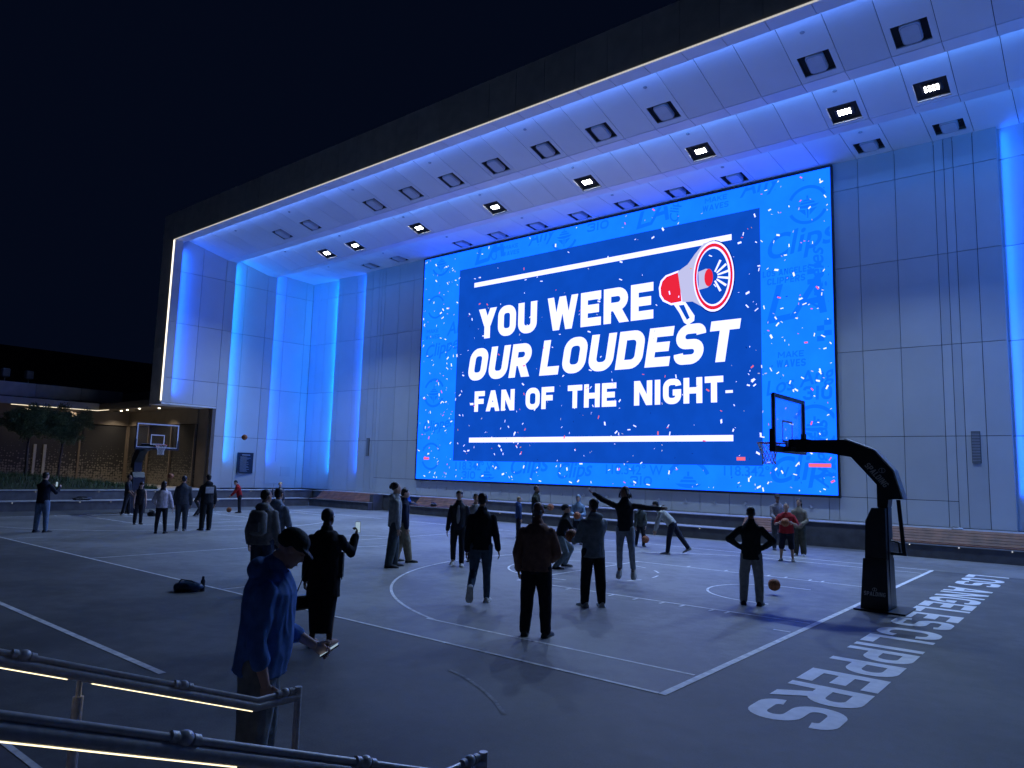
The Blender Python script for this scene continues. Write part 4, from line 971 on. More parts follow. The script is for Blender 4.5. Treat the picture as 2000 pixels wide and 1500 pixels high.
    for s in (-1, 1):
        hip, kn, an = legs[s]; body.capsule(hip, kn, .050 * h, .033 * h); calf = kn.lerp(an, .3); body.capsule(kn, calf, .032 * h, .033 * h); body.capsule(calf, an, .033 * h, .021 * h)
        body.capsule(an, an + Vector((0, .03 * h, -.02 * h)), .021 * h, .02 * h)
        sh, el, wr = arms[s]; body.capsule(sh, el, .029 * h, .023 * h); m_ = el.lerp(wr, .3); body.capsule(el, m_, .023 * h, .0235 * h); body.capsule(m_, wr, .0235 * h, .0165 * h)
    body.capsule(neck0 - up * .02 * h, hb + hu * .02 * h, .034 * h * bulk ** .5, .031 * h * bulk ** .3)
    k = hh / .23
    HM4 = Matrix((hr, hf, hu)).transposed()
    def hp_(x, y, z_): return hc + hr * x * k + hf * y * k + hu * z_ * k
    body.ellipsoid(hp_(0, -.012, .028), (.074 * k, .092 * k, .086 * k), HM4); body.ellipsoid(hp_(0, .030, -.030), (.058 * k, .062 * k, .080 * k), HM4); body.ellipsoid(hp_(0, .058, -.088), (.030 * k, .026 * k, .022 * k), HM4)
    body.ellipsoid(hp_(0, .092, -.022), (.013 * k, .020 * k, .018 * k), HM4, 8, 6); body.ellipsoid(hp_(0, .084, .0), (.010 * k, .014 * k, .024 * k), HM4, 8, 6); body.ellipsoid(hp_(0, .074, .022), (.045 * k, .014 * k, .011 * k), HM4, 8, 6)
    body.ellipsoid(hp_(0, .082, -.062), (.022 * k, .014 * k, .011 * k), HM4, 8, 6)
    for s in (-1, 1): body.ellipsoid(hp_(s * .076, -.006, -.012), (.010 * k, .020 * k, .030 * k), HM4, 8, 6)
    bme = remesh(body, vox if far > 9 else .009, 2)
    ex = MB()
    # hands: palm, four fingers and a thumb
    hands = {}
    for s in (-1, 1):
        sh, el, wr = arms[s]; d = (wr - el).normalized(); inward = (Vector((-s, 0, 0)) - d * (-s * d.x)); inward = inward.normalized() if inward.length > .1 else Vector((0, 1, 0))
        g_ = grip[0 if s < 0 else 1]; thumbd = d.cross(inward) * s; thumbd = thumbd if thumbd.y > -.5 else thumbd
        if thumbd.y < 0 and abs(thumbd.y) > .3: thumbd = -thumbd
        pc = wr + d * .026 * h; M = Matrix((inward, thumbd, d)).transposed(); ex.ellipsoid(pc, (.0095 * h, .023 * h, .031 * h), M, 10, 8)
        for q in range(4):
            L = (.040, .046, .043, .034)[q] * h; off = thumbd * (.0165 - .011 * q) * h; b0 = pc + d * .024 * h + off; c1 = R(18 + 45 * g_); c2 = R(40 + 85 * g_)
            b1 = b0 + (d * math.cos(c1) + inward * math.sin(c1)) * L * .55; b2 = b1 + (d * math.cos(c2) + inward * math.sin(c2)) * L * .5; ex.tube([b0, b1, b2], [.0052 * h, .0048 * h, .0036 * h], 6)
        b0 = pc + thumbd * .018 * h - d * .008 * h; b1 = b0 + (thumbd * .7 + d * .7 + inward * .2).normalized() * .024 * h; b2 = b1 + (d * .8 + thumbd * .2 + inward * (.3 + .4 * g_)).normalized() * .02 * h; ex.tube([b0, b1, b2], [.0065 * h, .0055 * h, .004 * h], 6)
        hands[s] = wr + d * .055 * h
    ex.cur = 1
    for s in (-1, 1): ex.ellipsoid(hp_(s * .031, .079, .006), (.013 * k, .006 * k, .006 * k), HM4, 8, 6)
    ex.cur = 2; ex.ellipsoid(hp_(0, .0935, -.062), (.021 * k, .004 * k, .0055 * k), HM4, 8, 6)
    eme = ex.mesh('ex'); fixn(eme)
    bm = bmesh.new(); bm.from_mesh(bme); bm.from_mesh(eme); bm.to_mesh(bme); bm.free(); bpy.data.meshes.remove(eme)
    bme.materials.clear()
    for m_ in (skin_m, M_EYE, M_LIP): bme.materials.append(m_)
    link('body', bme, None, root, smooth=True)
    # --- clothes
    fz = .010 * fold; seed = int(abs(pos[0] * 13 + pos[1] * 7)) % 97
    def garment(name, mb, col, amp=fz, fr=9.0, it=3, **kw):
        me = remesh(mb, vox, it, amp, fr, seed, **kw); me.materials.clear(); return link(name, me, fabric(col), root, smooth=True)
    if lower in ('pants', 'shorts'):
        p = MB(); rows = []
        torso_r = [(-.045, .078, .060), (.0, .086, .062), (.045, .080, .058)]
        p.loft([[pel + (up * max(t, 0) + Vector((0, 0, 1)) * min(t, 0)) * h + rt * (rx * h * bulk + .006) * math.cos(2 * math.pi * j / 18) + fw * (ry * h * bulk + .006) * math.sin(2 * math.pi * j / 18) for j in range(18)] for t, rx, ry in torso_r])
        for s in (-1, 1):
            hip, kn, an = legs[s]; hip = hip + Vector((0, 0, -.004 * h)); ra, rk, rb = .060 * h * bulk, max(.046 * legw, .0385) * h, max(.036 * legw, .030) * h
            p.capsule(hip, kn, ra, rk, 14)
            if lower == 'pants':
                m_ = kn.lerp(an, .5); e_ = an - (an - kn).normalized() * .008 * h; p.capsule(kn, m_, rk, .5 * (rk + rb), 14); p.capsule(m_, e_, .5 * (rk + rb), rb, 14)
            else: p.capsule(kn.lerp(hip, .2), kn.lerp(an, .12), rk * 1.15, rk * 1.2, 14)
        garment('trousers' if lower == 'pants' else 'shorts', p, pants, fz * 1.1, 10)
    t = MB(); gr = .010 + .010 * fit
    torso(t, gr, hem, flare=.004 * fit)
    for s in (-1, 1):
        sh, el, wr = arms[s]; ro, re, rw = .0315 * h + .006 * fit, .030 * h + .006 * fit, .024 * h + .005 * fit
        if sleeve >= 1: t.capsule(sh, el, ro, re); t.capsule(el, el.lerp(wr, .93), re, rw)
        elif sleeve > .5: t.capsule(sh, el, ro, re); t.capsule(el, el.lerp(wr, (sleeve - .5) * 2), re, lerp(re, rw, (sleeve - .5) * 2))
        elif sleeve > 0: t.capsule(sh, sh.lerp(el, sleeve * 2), ro, lerp(ro, re, sleeve * 2) + .008)
    if kind in ('hoodie', 'jacket', 'sweater', 'dress'):
        t.capsule(neck0 - up * .03 * h, neck0 + up * .012 * h, .056 * h, .047 * h)
    if hood: t.ellipsoid(neck0 - fw * .045 * h + up * .002 * h, (.075 * h, .045 * h, .042 * h), Matrix((rt, fw, up)).transposed())
    garment({'hoodie': 'hooded_top', 'jacket': 'jacket', 'tee': 'shirt', 'sweater': 'sweater', 'tank': 'tank_top', 'dress': 'tunic'}[kind], t, top, fz * 1.25, 8.5)
    if inner:
        q = MB(); c = pel + up * .16 * h + fw * (.052 * h + gr); q.ellipsoid(c, (.032 * h, .022 * h, .15 * h), Matrix((rt, fw, up)).transposed()); garment('shirt_front', q, inner, .002)
    if lower == 'skirt':
        q = MB(); rings = []
        for tt, rx, ry in ((.05, .086, .07), (-.05, .100, .082), (-.18, .092, .078), (-.32, .080, .068), (-.425, .074, .062)):
            c = pel + Vector((0, 0, tt * h)); rings.append([c + Vector((rx * h * bulk * math.cos(2 * math.pi * j / 24), ry * h * bulk * math.sin(2 * math.pi * j / 24), 0)) for j in range(24)])
        q.loft(rings); garment('skirt', q, pants, .012, 7, drape=(1.2, 1.2, .15))
    # shoes
    for s in (-1, 1):
        hip, kn, an = legs[s]; pitch = foot[0 if s < 0 else 1]; fd = Vector((s * .16, 1, 0)).normalized(); fd = (fd * math.cos(R(pitch)) + Vector((0, 0, 1)) * math.sin(R(pitch))); un = Vector((1, 0, 0)).cross(fd).normalized(); un = un if un.z > -.2 else -un; sd = fd.cross(un)
        rings = []
        for tt, w_, hh_ in ((-.050, .019, .030), (-.040, .027, .050), (0, .029, .054), (.040, .031, .043), (.085, .034, .031), (.112, .030, .026), (.126, .017, .017)):
            c = an + fd * tt * h - un * ankleh
            rings.append([c + sd * (w_ * h * math.cos(a_)) + un * (max(math.sin(a_), -.0) * hh_ * h + (.0 if math.sin(a_) > -.01 else .0)) for a_ in [2 * math.pi * j / 14 for j in range(14)]])
        me = MB().loft(rings)
        o = smooth_by_angle(obj('shoe', me, fabric(shoe, .6), root), 50)
        so = MB().loft([[c_ for c_ in ring] for ring in [[(an + fd * tt * h - un * ankleh + sd * (w_ * h * sg) - un * dz) for sg, dz in ((-1, -.012), (1, -.012), (1, .004), (-1, .004))] for tt, w_ in ((-.051, .020), (-.034, .030), (.034, .033), (.085, .036), (.117, .028), (.128, .016))]])
        obj('sole', so, fabric((.55, .55, .55) if sum(shoe) > .5 else (.10, .10, .10), .6), o)
    # hair and headwear
    hk, hcol = hair[0], hair[1]; hm = MB(); hv = max(vox * .8, .009); amp = .004; fr = 28
    cr = lambda x, y, z_, r, seg=12: hm.ellipsoid(hp_(x, y, z_), tuple(v * k for v in r), HM4, seg, 8)
    name = 'hair'
    if hk == 'short': cr(0, -.020, .042, (.080, .094, .080)); cr(0, -.055, -.01, (.066, .055, .06))
    elif hk == 'buzz': cr(0, -.022, .040, (.0775, .0905, .080)); cr(0, -.05, .0, (.068, .058, .055)); amp = .001
    elif hk == 'bald': cr(0, -.060, -.02, (.066, .045, .045)); amp = .001
    elif hk == 'curly':
        q = random.Random(seed)
        for _ in range(26): a_ = q.uniform(0, 6.28); e_ = q.uniform(-.1, 1.3); cr(.085 * math.cos(a_) * math.cos(e_), -.03 + .095 * math.sin(a_) * math.cos(e_) * (1 if math.sin(a_) < 0 else .55), .035 + .085 * math.sin(e_), (.03, .03, .03), 8)
        cr(0, -.03, .045, (.084, .094, .082)); amp = .006; fr = 45
    elif hk == 'long':
        cr(0, -.022, .042, (.083, .096, .082)); cr(0, -.07, -.05, (.085, .05, .10)); cr(0, -.085, -.16, (.085, .04, .13)); cr(0, -.09, -.26, (.06, .03, .10)); amp = .007; fr = 20
    elif hk == 'dreads':
        cr(0, -.025, .042, (.086, .098, .084)); q = random.Random(3)
        for i in range(16):
            a_ = R(150 + 15 * i); b0 = hp_(.075 * math.cos(a_), .085 * math.sin(a_) - .02, .03); b1 = b0 + hr * math.cos(a_) * .05 + hf * math.sin(a_) * .05 - Vector((0, 0, .08)); hm.tube([b0, b1, b1 + Vector((q.uniform(-.03, .03), q.uniform(-.03, .03), -.09))], [.016, .014, .01], 6)
        amp = .003
    elif hk == 'cap':
        name = 'cap'; cr(0, -.012, .052, (.086, .102, .075)); cr(0, -.04, .018, (.084, .078, .045))
        rings = [[hp_(.074 * math.cos(R(a_)) * w_, y_ + .035 * math.sin(R(a_)), .045 - dz) for a_ in range(0, 181, 20)] + [hp_(.074 * math.cos(R(a_)) * w_, y_ + .035 * math.sin(R(a_)), .030 - dz) for a_ in range(180, -1, -20)] for y_, w_, dz in ((.045, 1.05, 0), (.085, 1.0, .006), (.115, .86, .018))]
        hm.loft(rings); amp = .001
    elif hk == 'hoodup': name = 'hood'; cr(0, -.02, .025, (.094, .108, .108)); cr(0, -.03, -.07, (.085, .085, .06)); amp = .004
    elif hk == 'bun': cr(0, -.022, .042, (.082, .095, .082)); cr(0, -.115, .05, (.05, .045, .045)); cr(0, -.055, -.01, (.07, .055, .06)); amp = .004
    me = remesh(hm, hv, 2 if hk != 'cap' else 3, amp, fr, seed, drape=(1, 1, 1)); me.materials.clear()
    if hk == 'hoodup':                                   # open the hood round the face
        bm = bmesh.new(); bm.from_mesh(me); dl = [v for v in bm.verts if ((v.co - hp_(0, .085, -.012)).length < .075 * k)]; bmesh.ops.delete(bm, geom=dl, context='VERTS'); bm.to_mesh(me); bm.free()
    link(name, me, fabric(hcol, .7) if hk in ('cap', 'hoodup') else mat('hair_%d_%d' % (int(hcol[0] * 999), int(hcol[2] * 999)), hcol, .55, .3, 30), root, smooth=True)
    if extras and 'beard' in extras:
        q = MB(); q.ellipsoid(hp_(0, .052, -.080), (.050 * k, .046 * k, .042 * k), HM4); me = remesh(q, hv, 1, .003, 30, seed); me.materials.clear(); link('beard', me, mat('hair_%d_%d' % (int(hcol[0] * 999), int(hcol[2] * 999)), hcol, .55, .3, 30), root, smooth=True)
    bpy.context.view_layer.update(); W = root.matrix_world
    return dict(root=root, hand={s: W @ hands[s] for s in hands}, wrist={s: W @ arms[s][2] for s in arms}, chest=W @ chest, pel=W @ pel, head=W @ hc, W=W, fw=W.to_3x3() @ fw, rt=W.to_3x3() @ rt, up=W.to_3x3() @ up, hf=W.to_3x3() @ hf)

# ------------------------------------------------------------------ things people hold or wear
M_BALL = mat('ball_leather', (.36, .115, .04), .6, .15, 20, bump=.3, bscale=120); M_SEAM = mat('ball_seam', (.02, .015, .012), .6, .1)
ball0 = [None]
def basketball(loc, label, rot=(0, 0, 0)):
    if ball0[0] is None:
        r = empty('basketball'); obj('skin', MB().ellipsoid((0, 0, 0), (.12, .12, .12), seg=28, rings=18), M_BALL, r, smooth=True)
        for n_ in ((1, 0, 0), (0, 1, 0)):
            n_ = Vector(n_); a = n_.orthogonal().normalized(); b_ = n_.cross(a); obj('seam', MB().tube([(a * math.cos(t_ * math.pi / 16) + b_ * math.sin(t_ * math.pi / 16)) * .1195 for t_ in range(33)], .0035, 6, cap=False), M_SEAM, r)
        for s in (-1, 1):
            obj('seam', MB().tube([Vector((s * (.055 + .035 * math.cos(2 * t_ * math.pi / 16)), math.cos(t_ * math.pi / 16), math.sin(t_ * math.pi / 16))).normalized() * .1195 if False else (Vector((s * (.42 + .22 * math.cos(2 * t_ * math.pi / 16)), math.cos(t_ * math.pi / 16), math.sin(t_ * math.pi / 16))).normalized() * .1195) for t_ in range(33)], .0035, 6, cap=False), M_SEAM, r)
        ball0[0] = r; o = r
    else: o = copy_tree(ball0[0])
    tag(o, label, 'basketball', 'basketballs in play'); o.location = loc; o.rotation_euler = rot; return o
E_PHONE = emit('phone_glow', (.45, .62, .80), .55); M_PHONE = mat('phone_case', (.03, .03, .033), .35, .1)
def phone(loc, normal, upv, label, lit=True):
    n_ = Vector(normal).normalized(); u_ = (Vector(upv) - n_ * Vector(upv).dot(n_)).normalized(); x_ = u_.cross(n_)
    r = empty('phone', loc); tag(r, label, 'phone'); r.matrix_world = Matrix(((x_.x, u_.x, n_.x, loc[0]), (x_.y, u_.y, n_.y, loc[1]), (x_.z, u_.z, n_.z, loc[2]), (0, 0, 0, 1)))
    obj('case', MB().bevbox((-.038, -.077, -.005), (.038, .077, .005), .004), M_PHONE, r)
    obj('display', MB().box((-.034, -.072, .0052), (.034, .072, .0058)), E_PHONE if lit else M_PHONE, r)
    obj('camera_bump', MB().bevbox((-.032, .038, -.008), (-.004, .07, -.0045), .0015), M_PHONE, r); return r
# ------------------------------------------------------------------ the people on the court
BLK = (0.022, 0.024, 0.032); INK = (0.012, 0.018, 0.035); WHT = (.55, .55, .56)
p1 = person((-.72, -4.42), 1.88, 96, 'man in blue hooded top and dark cap looking down at his phone by the handrail', (0.10, 0.23, 0.55), (0.24, 0.27, 0.28), (0.050, 0.050, 0.050), LIGHT, ('cap', (0.018, 0.032, 0.032)), lean=4, head=(36, 0),
            aL=(14, 6, 62, -14), aR=(-8, 7, 16, 2), lL=(2, 3, -2, 2), lR=(-1, 3, -2, 2), sleeve=.72, hem=.028, hood=True, fit=1.7, bulk=1.16, belly=.008, legw=1.2, vox=.0105, grip=(.6, .5), fold=1.3)
phone(p1['hand'][-1] + Vector((0, 0, .015)) + p1['fw'] * .02, -p1['fw'] * .55 + Vector((0, 0, .8)), p1['fw'], 'phone held low in the hand of the man in blue')
p2 = person((-4.26, -1.27), 1.73, 18, 'woman in a long black outfit holding up a phone towards the screen', (0.018, 0.018, 0.023), (0.018, 0.018, 0.023), (.30, .19, .14), DARKS, ('buzz', (0.014, 0.014, 0.018)), head=(0, 18),
            aL=(0, 10, 8, 5), aR=(48, 18, 148, 4), kind='dress', hem=.16, lower='skirt', bulk=1.16, fit=2.0, grip=(.2, .7))
phone(p2['hand'][1] + Vector((0, 0, .03)) + p2['fw'] * .02, -p2['fw'], (0, 0, 1), 'phone raised in the hand of the woman in black')
fr_ = MB()
for i in range(9): c = p2['wrist'][1] * .0 + p2['chest'] + p2['rt'] * (.21 + .012 * (i % 3)) - p2['fw'] * (.05 - .015 * i) ; fr_.tube([c - Vector((0, 0, .22)), c - Vector((0, 0, .55 + .03 * (i % 2)))], .006, 5)
o = obj('fringe', fr_, fabric((0.022, 0.022, 0.025)), p2['root']); o.matrix_parent_inverse = p2['root'].matrix_world.inverted()
bag = empty('handbag', p2['pel'] - p2['rt'] * .27 - Vector((0, 0, .36))); tag(bag, 'small black handbag hanging on a long strap beside the woman in black', 'handbag')
obj('pouch', MB().bevbox((-.06, -.13, -.10), (.06, .13, .08), .03), M_PAD, bag); obj('flap', MB().bevbox((-.064, -.132, .01), (.064, .132, .085), .02), M_PAD, bag)
obj('clasp', MB().ellipsoid((.0, -.14, .0), (0.020, 0.012, 0.020), seg=8, rings=6), M_STEEL, bag)
sh_ = p2['chest'] - p2['rt'] * .13 - bag.location; obj('strap', MB().tube([(0, .12, .07), tuple(sh_ * .6 + Vector((-.03, .03, 0))), tuple(sh_), tuple(sh_ * .6 + Vector((.03, -.05, 0))), (0, -.12, .07)], .007, 6), M_PAD, bag)
p3 = person((-7.98, .14), 1.84, 28, 'man in a grey hooded top with a backpack, seen past the man in blue', (0.27, 0.27, 0.275), (0.05, 0.07, 0.12), BLK, TAN, ('buzz', (0.020, 0.018, 0.016)), head=(0, 25), aL=(-5, 14, 22, 6), aR=(2, 10, 25, 0), hood=True, fit=1.8, bulk=1.12)
bpk = empty('backpack', p3['chest'] - p3['fw'] * .20 - Vector((0, 0, .22)), p3['root'].rotation_euler.z); tag(bpk, 'grey backpack worn by the man in the grey hooded top', 'backpack')
smooth_by_angle(obj('bag_body', MB().bevbox((-.16, -.11, -.22), (.16, .08, .22), .06), fabric((0.22, 0.22, 0.225)), bpk), 60); obj('front_pocket', MB().bevbox((-.11, -.15, -.17), (.11, -.09, .03), .03), fabric((0.19, 0.19, 0.2)), bpk); obj('grab_loop', MB().tube([(-.03, 0, .21), (-.02, 0, .26), (.02, 0, .26), (.03, 0, .21)], .008, 6), fabric((0.030, 0.030, 0.030)), bpk)
for s in (-1, 1): obj('strap', MB().tube([(s * .1, .06, .2), (s * .1, .17, .235), (s * .11, .30, .16), (s * .12, .33, -.02), (s * .15, .1, -.18)], .018, 6), fabric((0.030, 0.030, 0.030)), bpk)
person((-9.53, 1.42), 1.81, 32, 'man with black hair in a slate blue hooded top, half hidden by the backpack wearer', (0.2, 0.24, 0.31), (0.030, 0.035, 0.050), BLK, TAN, ('short', (0.018, 0.018, 0.022)), hood=True, fit=1.5, aR=(5, 14, 30, 0))
person((-9.4, 4.5), 1.93, 82, 'curly haired young man in a pale grey hooded top and wide dark jeans', (0.34, 0.36, 0.38), (0.075, 0.095, 0.105), BLK, LIGHT, ('curly', (0.027, 0.018, 0.014)), head=(-4, 0), aL=(2, 5, 6, 2), aR=(4, 5, 8, 2), lL=(4, 3, 2, 2), lR=(-6, 3, -9, 2), hood=True, legw=1.3, fit=1.4)
person((-9.98, 5.35), 1.80, 84, 'person in khaki trousers and a navy top standing behind the curly haired man', (0.015, 0.022, 0.055), (0.33, 0.29, 0.21), BLK, LIGHT, ('short', (0.027, 0.018, 0.014)), lL=(-8, 3, -10, 2), lR=(12, 3, 10, 2), legw=1.35, fit=1.3)
person((-8.69, 5.99), 1.80, 186, 'man in an open black jacket and grey shirt walking away from the screen', BLK, (0.016, 0.018, 0.026), WHT, TAN, ('short', (0.022, 0.018, 0.018)), kind='jacket', inner=(0.3, 0.3, 0.32), aL=(-10, 9, 4, 6), aR=(12, 9, 18, 5), lL=(14, 2, 2, 1), lR=(-4, 3, -30, 2), foot=(0, -25), legw=.9)
person((-4.9, 2.55), 1.89, 3, 'man in a black jacket and blue jeans striding towards the screen with one heel lifted', (0.013, 0.015, 0.024), (0.075, 0.115, 0.17), WHT, TAN, ('short', (0.022, 0.020, 0.018)), kind='jacket', aL=(-6, 8, 2, 4), aR=(5, 13, 14, 10), lL=(2, 3, -58, 3), lR=(6, 2, -4, 2), foot=(-62, 0), legw=.82, fit=1.2)
person((-2.61, 1.19), 1.86, 12, 'balding man in a brown jacket and black trousers with his back turned', (0.27, 0.145, 0.105), (0.018, 0.020, 0.027), (0.050, 0.055, 0.060), BROWN, ('bald', (.12, .12, .12)), kind='jacket', aL=(-6, 15, 24, 0), aR=(6, 17, 62, -26), lL=(0, 4, -1, 3), lR=(0, 5, -1, 3), bulk=1.14, fit=1.9, legw=1.12, hem=.025, head=(4, 0))
person((-12.4, 13.0), 1.42, 80, 'blond boy in a blue hooded top near the man holding a ball', (.03, .06, .17), (0.020, 0.020, 0.030), BLK, LIGHT, ('short', (.26, .18, .09)), hood=True)
p10 = person((-11.95, 13.4), 1.82, 98, 'bearded man in an olive jacket holding a ball out in front', (0.030, 0.034, 0.022), (0.020, 0.020, 0.025), BLK, BROWN, ('buzz', (0.018, 0.018, 0.018)), kind='jacket', aL=(28, 4, 78, -6), aR=(28, 4, 78, -6), extras=('beard',), bulk=1.08, grip=(.3, .3))
basketball((p10['hand'][1] + p10['hand'][-1]) / 2 + p10['fw'] * .03 + Vector((0, 0, .03)), 'basketball between the hands of the bearded man in olive', (.4, .2, .1))
p11 = person((-6.72, 7.56), 1.68, 82, 'crouching player in a dark cap, black top and jeans handling a ball', (0.014, 0.016, 0.022), (0.2, 0.25, 0.28), BLK, TAN, ('cap', (0.022, 0.023, 0.029)), lean=16, head=(-18, 0), aL=(38, 4, 66, -6), aR=(34, 6, 62, -8), lL=(48, 5, -22, 4), lR=(22, 8, -42, 6), legw=1.05, grip=(.3, .3))
basketball((p11['hand'][1] + p11['hand'][-1]) / 2 + p11['fw'] * .05 - Vector((0, 0, .02)), 'basketball held low by the crouching player in the cap', (.2, .5, .9))
p12 = person((-3.32, 3.79), 1.85, -22, 'man in a slate grey hooded top, black trousers and white shoes holding up a phone', (0.19, 0.225, 0.255), (0.018, 0.020, 0.025), WHT, BROWN, ('short', (0.018, 0.018, 0.020)), aL=(16, 12, 78, -4), aR=(38, 4, 112, -22), hood=True, fit=1.9, lL=(2, 4, -2, 3), lR=(-2, 5, -3, 3), hem=.055, bulk=1.06, legw=1.1, grip=(.5, .6))
phone(p12['hand'][1] + Vector((0, 0, .04)), -p12['fw'], (0, 0, 1), 'phone held up by the man in the slate grey hooded top')
basketball(p12['hand'][-1] + Vector((0, 0, .10)) + p12['fw'] * .03, 'basketball balanced on the hand of the man in slate grey', (1.0, .3, .4))
p13 = person((-9.89, 13.02), 1.58, 184, 'child in a pale blue tie dyed top with the hood up, hugging a ball', (.20, .30, .42), (0.020, 0.025, 0.040), BLK, LIGHT, ('hoodup', (.22, .31, .42)), aL=(22, 10, 82, -26), aR=(22, 10, 82, -26), fit=1.5, fold=1.2)
basketball((p13['hand'][1] + p13['hand'][-1]) / 2 + p13['fw'] * .06, 'basketball hugged by the child in the tie dyed top', (.7, .1, .2))
p14 = person((-4.5, 6.9), 1.86, 188, 'leaping player with dreadlocks and both arms spread, in black jacket and grey jeans', (0.022, 0.025, 0.032), (0.25, 0.28, 0.33), WHT, BROWN, ('dreads', (0.018, 0.016, 0.016)), kind='jacket', airborne=.20, lean=-4, side=3, head=(-6, 30), aR=(4, 113, 4, 121), aL=(6, 84, 8, 90), lL=(14, 7, -16, 3), lR=(4, 3, -20, 2), foot=(-48, -52), hem=.03, legw=.85, grip=(0, 0))
p15 = person((-8.25, 14.24), 1.40, 172, 'boy in a grey green hooded top bouncing a ball', (0.070, 0.085, 0.080), (0.020, 0.022, 0.030), BLK, LIGHT, ('short', (0.050, 0.035, 0.020)), lean=14, head=(18, 0), aL=(22, 4, 30, -4), aR=(8, 6, 16, 2), lL=(18, 4, -14, 3), lR=(14, 5, -14, 4), hood=True)
basketball((p15['hand'][-1].x + .02, p15['hand'][-1].y - .05, .26), 'basketball bouncing below the hand of the boy in grey green', (.3, .9, .1))
person((-6.32, 12.95), 1.74, -84, 'player in a pale hooded top bending low with legs set wide apart', (0.42, 0.43, 0.41), (0.022, 0.026, 0.045), (0.3, 0.3, 0.32), TAN, ('short', (0.018, 0.018, 0.018)), lean=46, head=(22, 0), aL=(20, 6, 12, 0), aR=(24, 6, 14, 0), lL=(12, 3, 6, 3), lR=(-30, 5, -36, 4), foot=(0, -25), hood=True, fit=1.4)
person((-1.39, 6.16), 1.76, 4, 'man in a black top and pale grey jeans standing with hands on hips', (0.022, 0.029, 0.032), (0.36, 0.365, 0.37), (0.050, 0.050, 0.060), BROWN, ('buzz', (0.018, 0.018, 0.018)), aL=(-16, 46, 22, -52), aR=(-16, 46, 22, -52), kind='sweater', lL=(0, 5, -1, 2), lR=(0, 5, -1, 2), fit=1.4, legw=1.08, hem=.05, grip=(.4, .4))
p18 = person((-3.43, 14.1), 1.62, 184, 'stocky man in a red shirt and dark shorts holding a ball at his chest', (.36, .022, .028), (0.018, 0.020, 0.035), (.10, .10, .10), TAN, ('buzz', (0.022, 0.022, 0.022)), kind='tee', sleeve=.42, aL=(16, 24, 108, -30), aR=(16, 24, 108, -30), lower='shorts', lL=(4, 7, -4, 4), lR=(4, 7, -4, 4), bulk=1.25, belly=.012, grip=(.2, .2))
basketball((p18['hand'][1] + p18['hand'][-1]) / 2 + p18['fw'] * .08, 'basketball held at the chest of the man in red', (.2, .2, .9))
person((-4.75, 17.15), 1.80, 165, 'man in a pale checked shirt and cap standing behind the man in red', (.26, .24, .27), (0.070, 0.075, 0.085), BLK, BROWN, ('cap', (0.030, 0.025, 0.022)), kind='tee', sleeve=.75, aL=(14, 6, 70, -20), aR=(14, 6, 70, -20))
person((-3.69, 16.02), 1.70, 190, 'woman with long hair in a cream top and camouflage trousers behind the man in red', (.27, .235, .18), (0.085, 0.085, 0.065), WHT, TAN, ('long', (0.020, 0.013, 0.010)), kind='sweater', aL=(8, 14, 66, -30), aR=(4, 10, 12, 4), legw=1.3, head=(-8, 10))
person((-28.4, 11.7), 1.56, -100, 'boy in a red jacket leaning over towards a ball on the court', (.33, .014, .018), (0.022, 0.023, 0.032), BLK, LIGHT, ('short', (0.027, 0.022, 0.018)), kind='jacket', lean=16, head=(28, 0), aL=(30, 4, 46, -4), aR=(26, 6, 40, -4), lR=(-6, 4, -6, 3))
person((-29.0, 6.75), 1.70, 100, 'man in a black shirt and trousers with white shoes by the glass hoop', BLK, BLK, WHT, BROWN, ('buzz', (0.018, 0.018, 0.018)), kind='tee', sleeve=.42, aL=(14, 6, 46, -14), aR=(12, 6, 40, -14), lL=(8, 4, 2, 3), lR=(-8, 4, -10, 3))
person((-24.14, 5.11), 1.56, 168, 'woman with reddish hair in a black vest top leaning forward', (0.018, 0.018, 0.023), (0.018, 0.018, 0.023), BLK, LIGHT, ('long', (0.045, 0.018, 0.014)), kind='tank', sleeve=0, lean=14, head=(26, 0), aL=(6, 8, 8, 2), aR=(6, 8, 8, 2), hem=.04)
person((-20.23, 4.12), 1.66, 8, 'woman with long dark hair in a pale lilac sweater and black leggings', (0.62, 0.57, 0.65), (0.018, 0.020, 0.025), BLK, LIGHT, ('long', (0.025, 0.018, 0.016)), kind='sweater', aL=(6, 24, 52, -24), aR=(0, 18, 14, 12), legw=.72, lL=(0, 4, -1, 3), lR=(0, 4, -1, 3), fit=2.2, hem=.02)
person((-20.79, 5.07), 1.83, 8, 'broad man in dark slate clothes standing beside the woman in lilac', (0.06, 0.07, 0.088), (0.055, 0.066, 0.085), (.18, .18, .18), TAN, ('short', (0.018, 0.018, 0.022)), kind='jacket', aL=(2, 10, 18, 2), aR=(2, 10, 22, 0), bulk=1.12, fit=1.6)
p22 = person((-20.57, 5.83), 1.90, -20, 'man in a black hooded top with a white print across the back', (0.020, 0.022, 0.025), (0.014, 0.018, 0.020), BLK, TAN, ('short', (0.018, 0.018, 0.018)), aL=(18, 8, 60, -10), aR=(2, 12, 14, 5), hood=True, fit=1.7, bulk=1.08, legw=1.15)
o = obj('back_print', MB().bevbox((-.14, -.02, -.11), (.14, .02, .11), .01), fabric((.42, .43, .46)), p22['root']); o.location = p22['W'].inverted() @ (p22['chest'] - p22['fw'] * .165 - Vector((0, 0, .17)))
person((-27.3, 9.0), 1.45, 100, 'person in dark clothes crouching behind the group under the glass hoop', BLK, (0.050, 0.050, 0.060), (.2, .2, .2), TAN, ('short', (0.022, 0.018, 0.018)), lean=26, lL=(38, 5, -30, 4), lR=(30, 6, -34, 4), aL=(30, 5, 60, -8), aR=(30, 5, 60, -8))
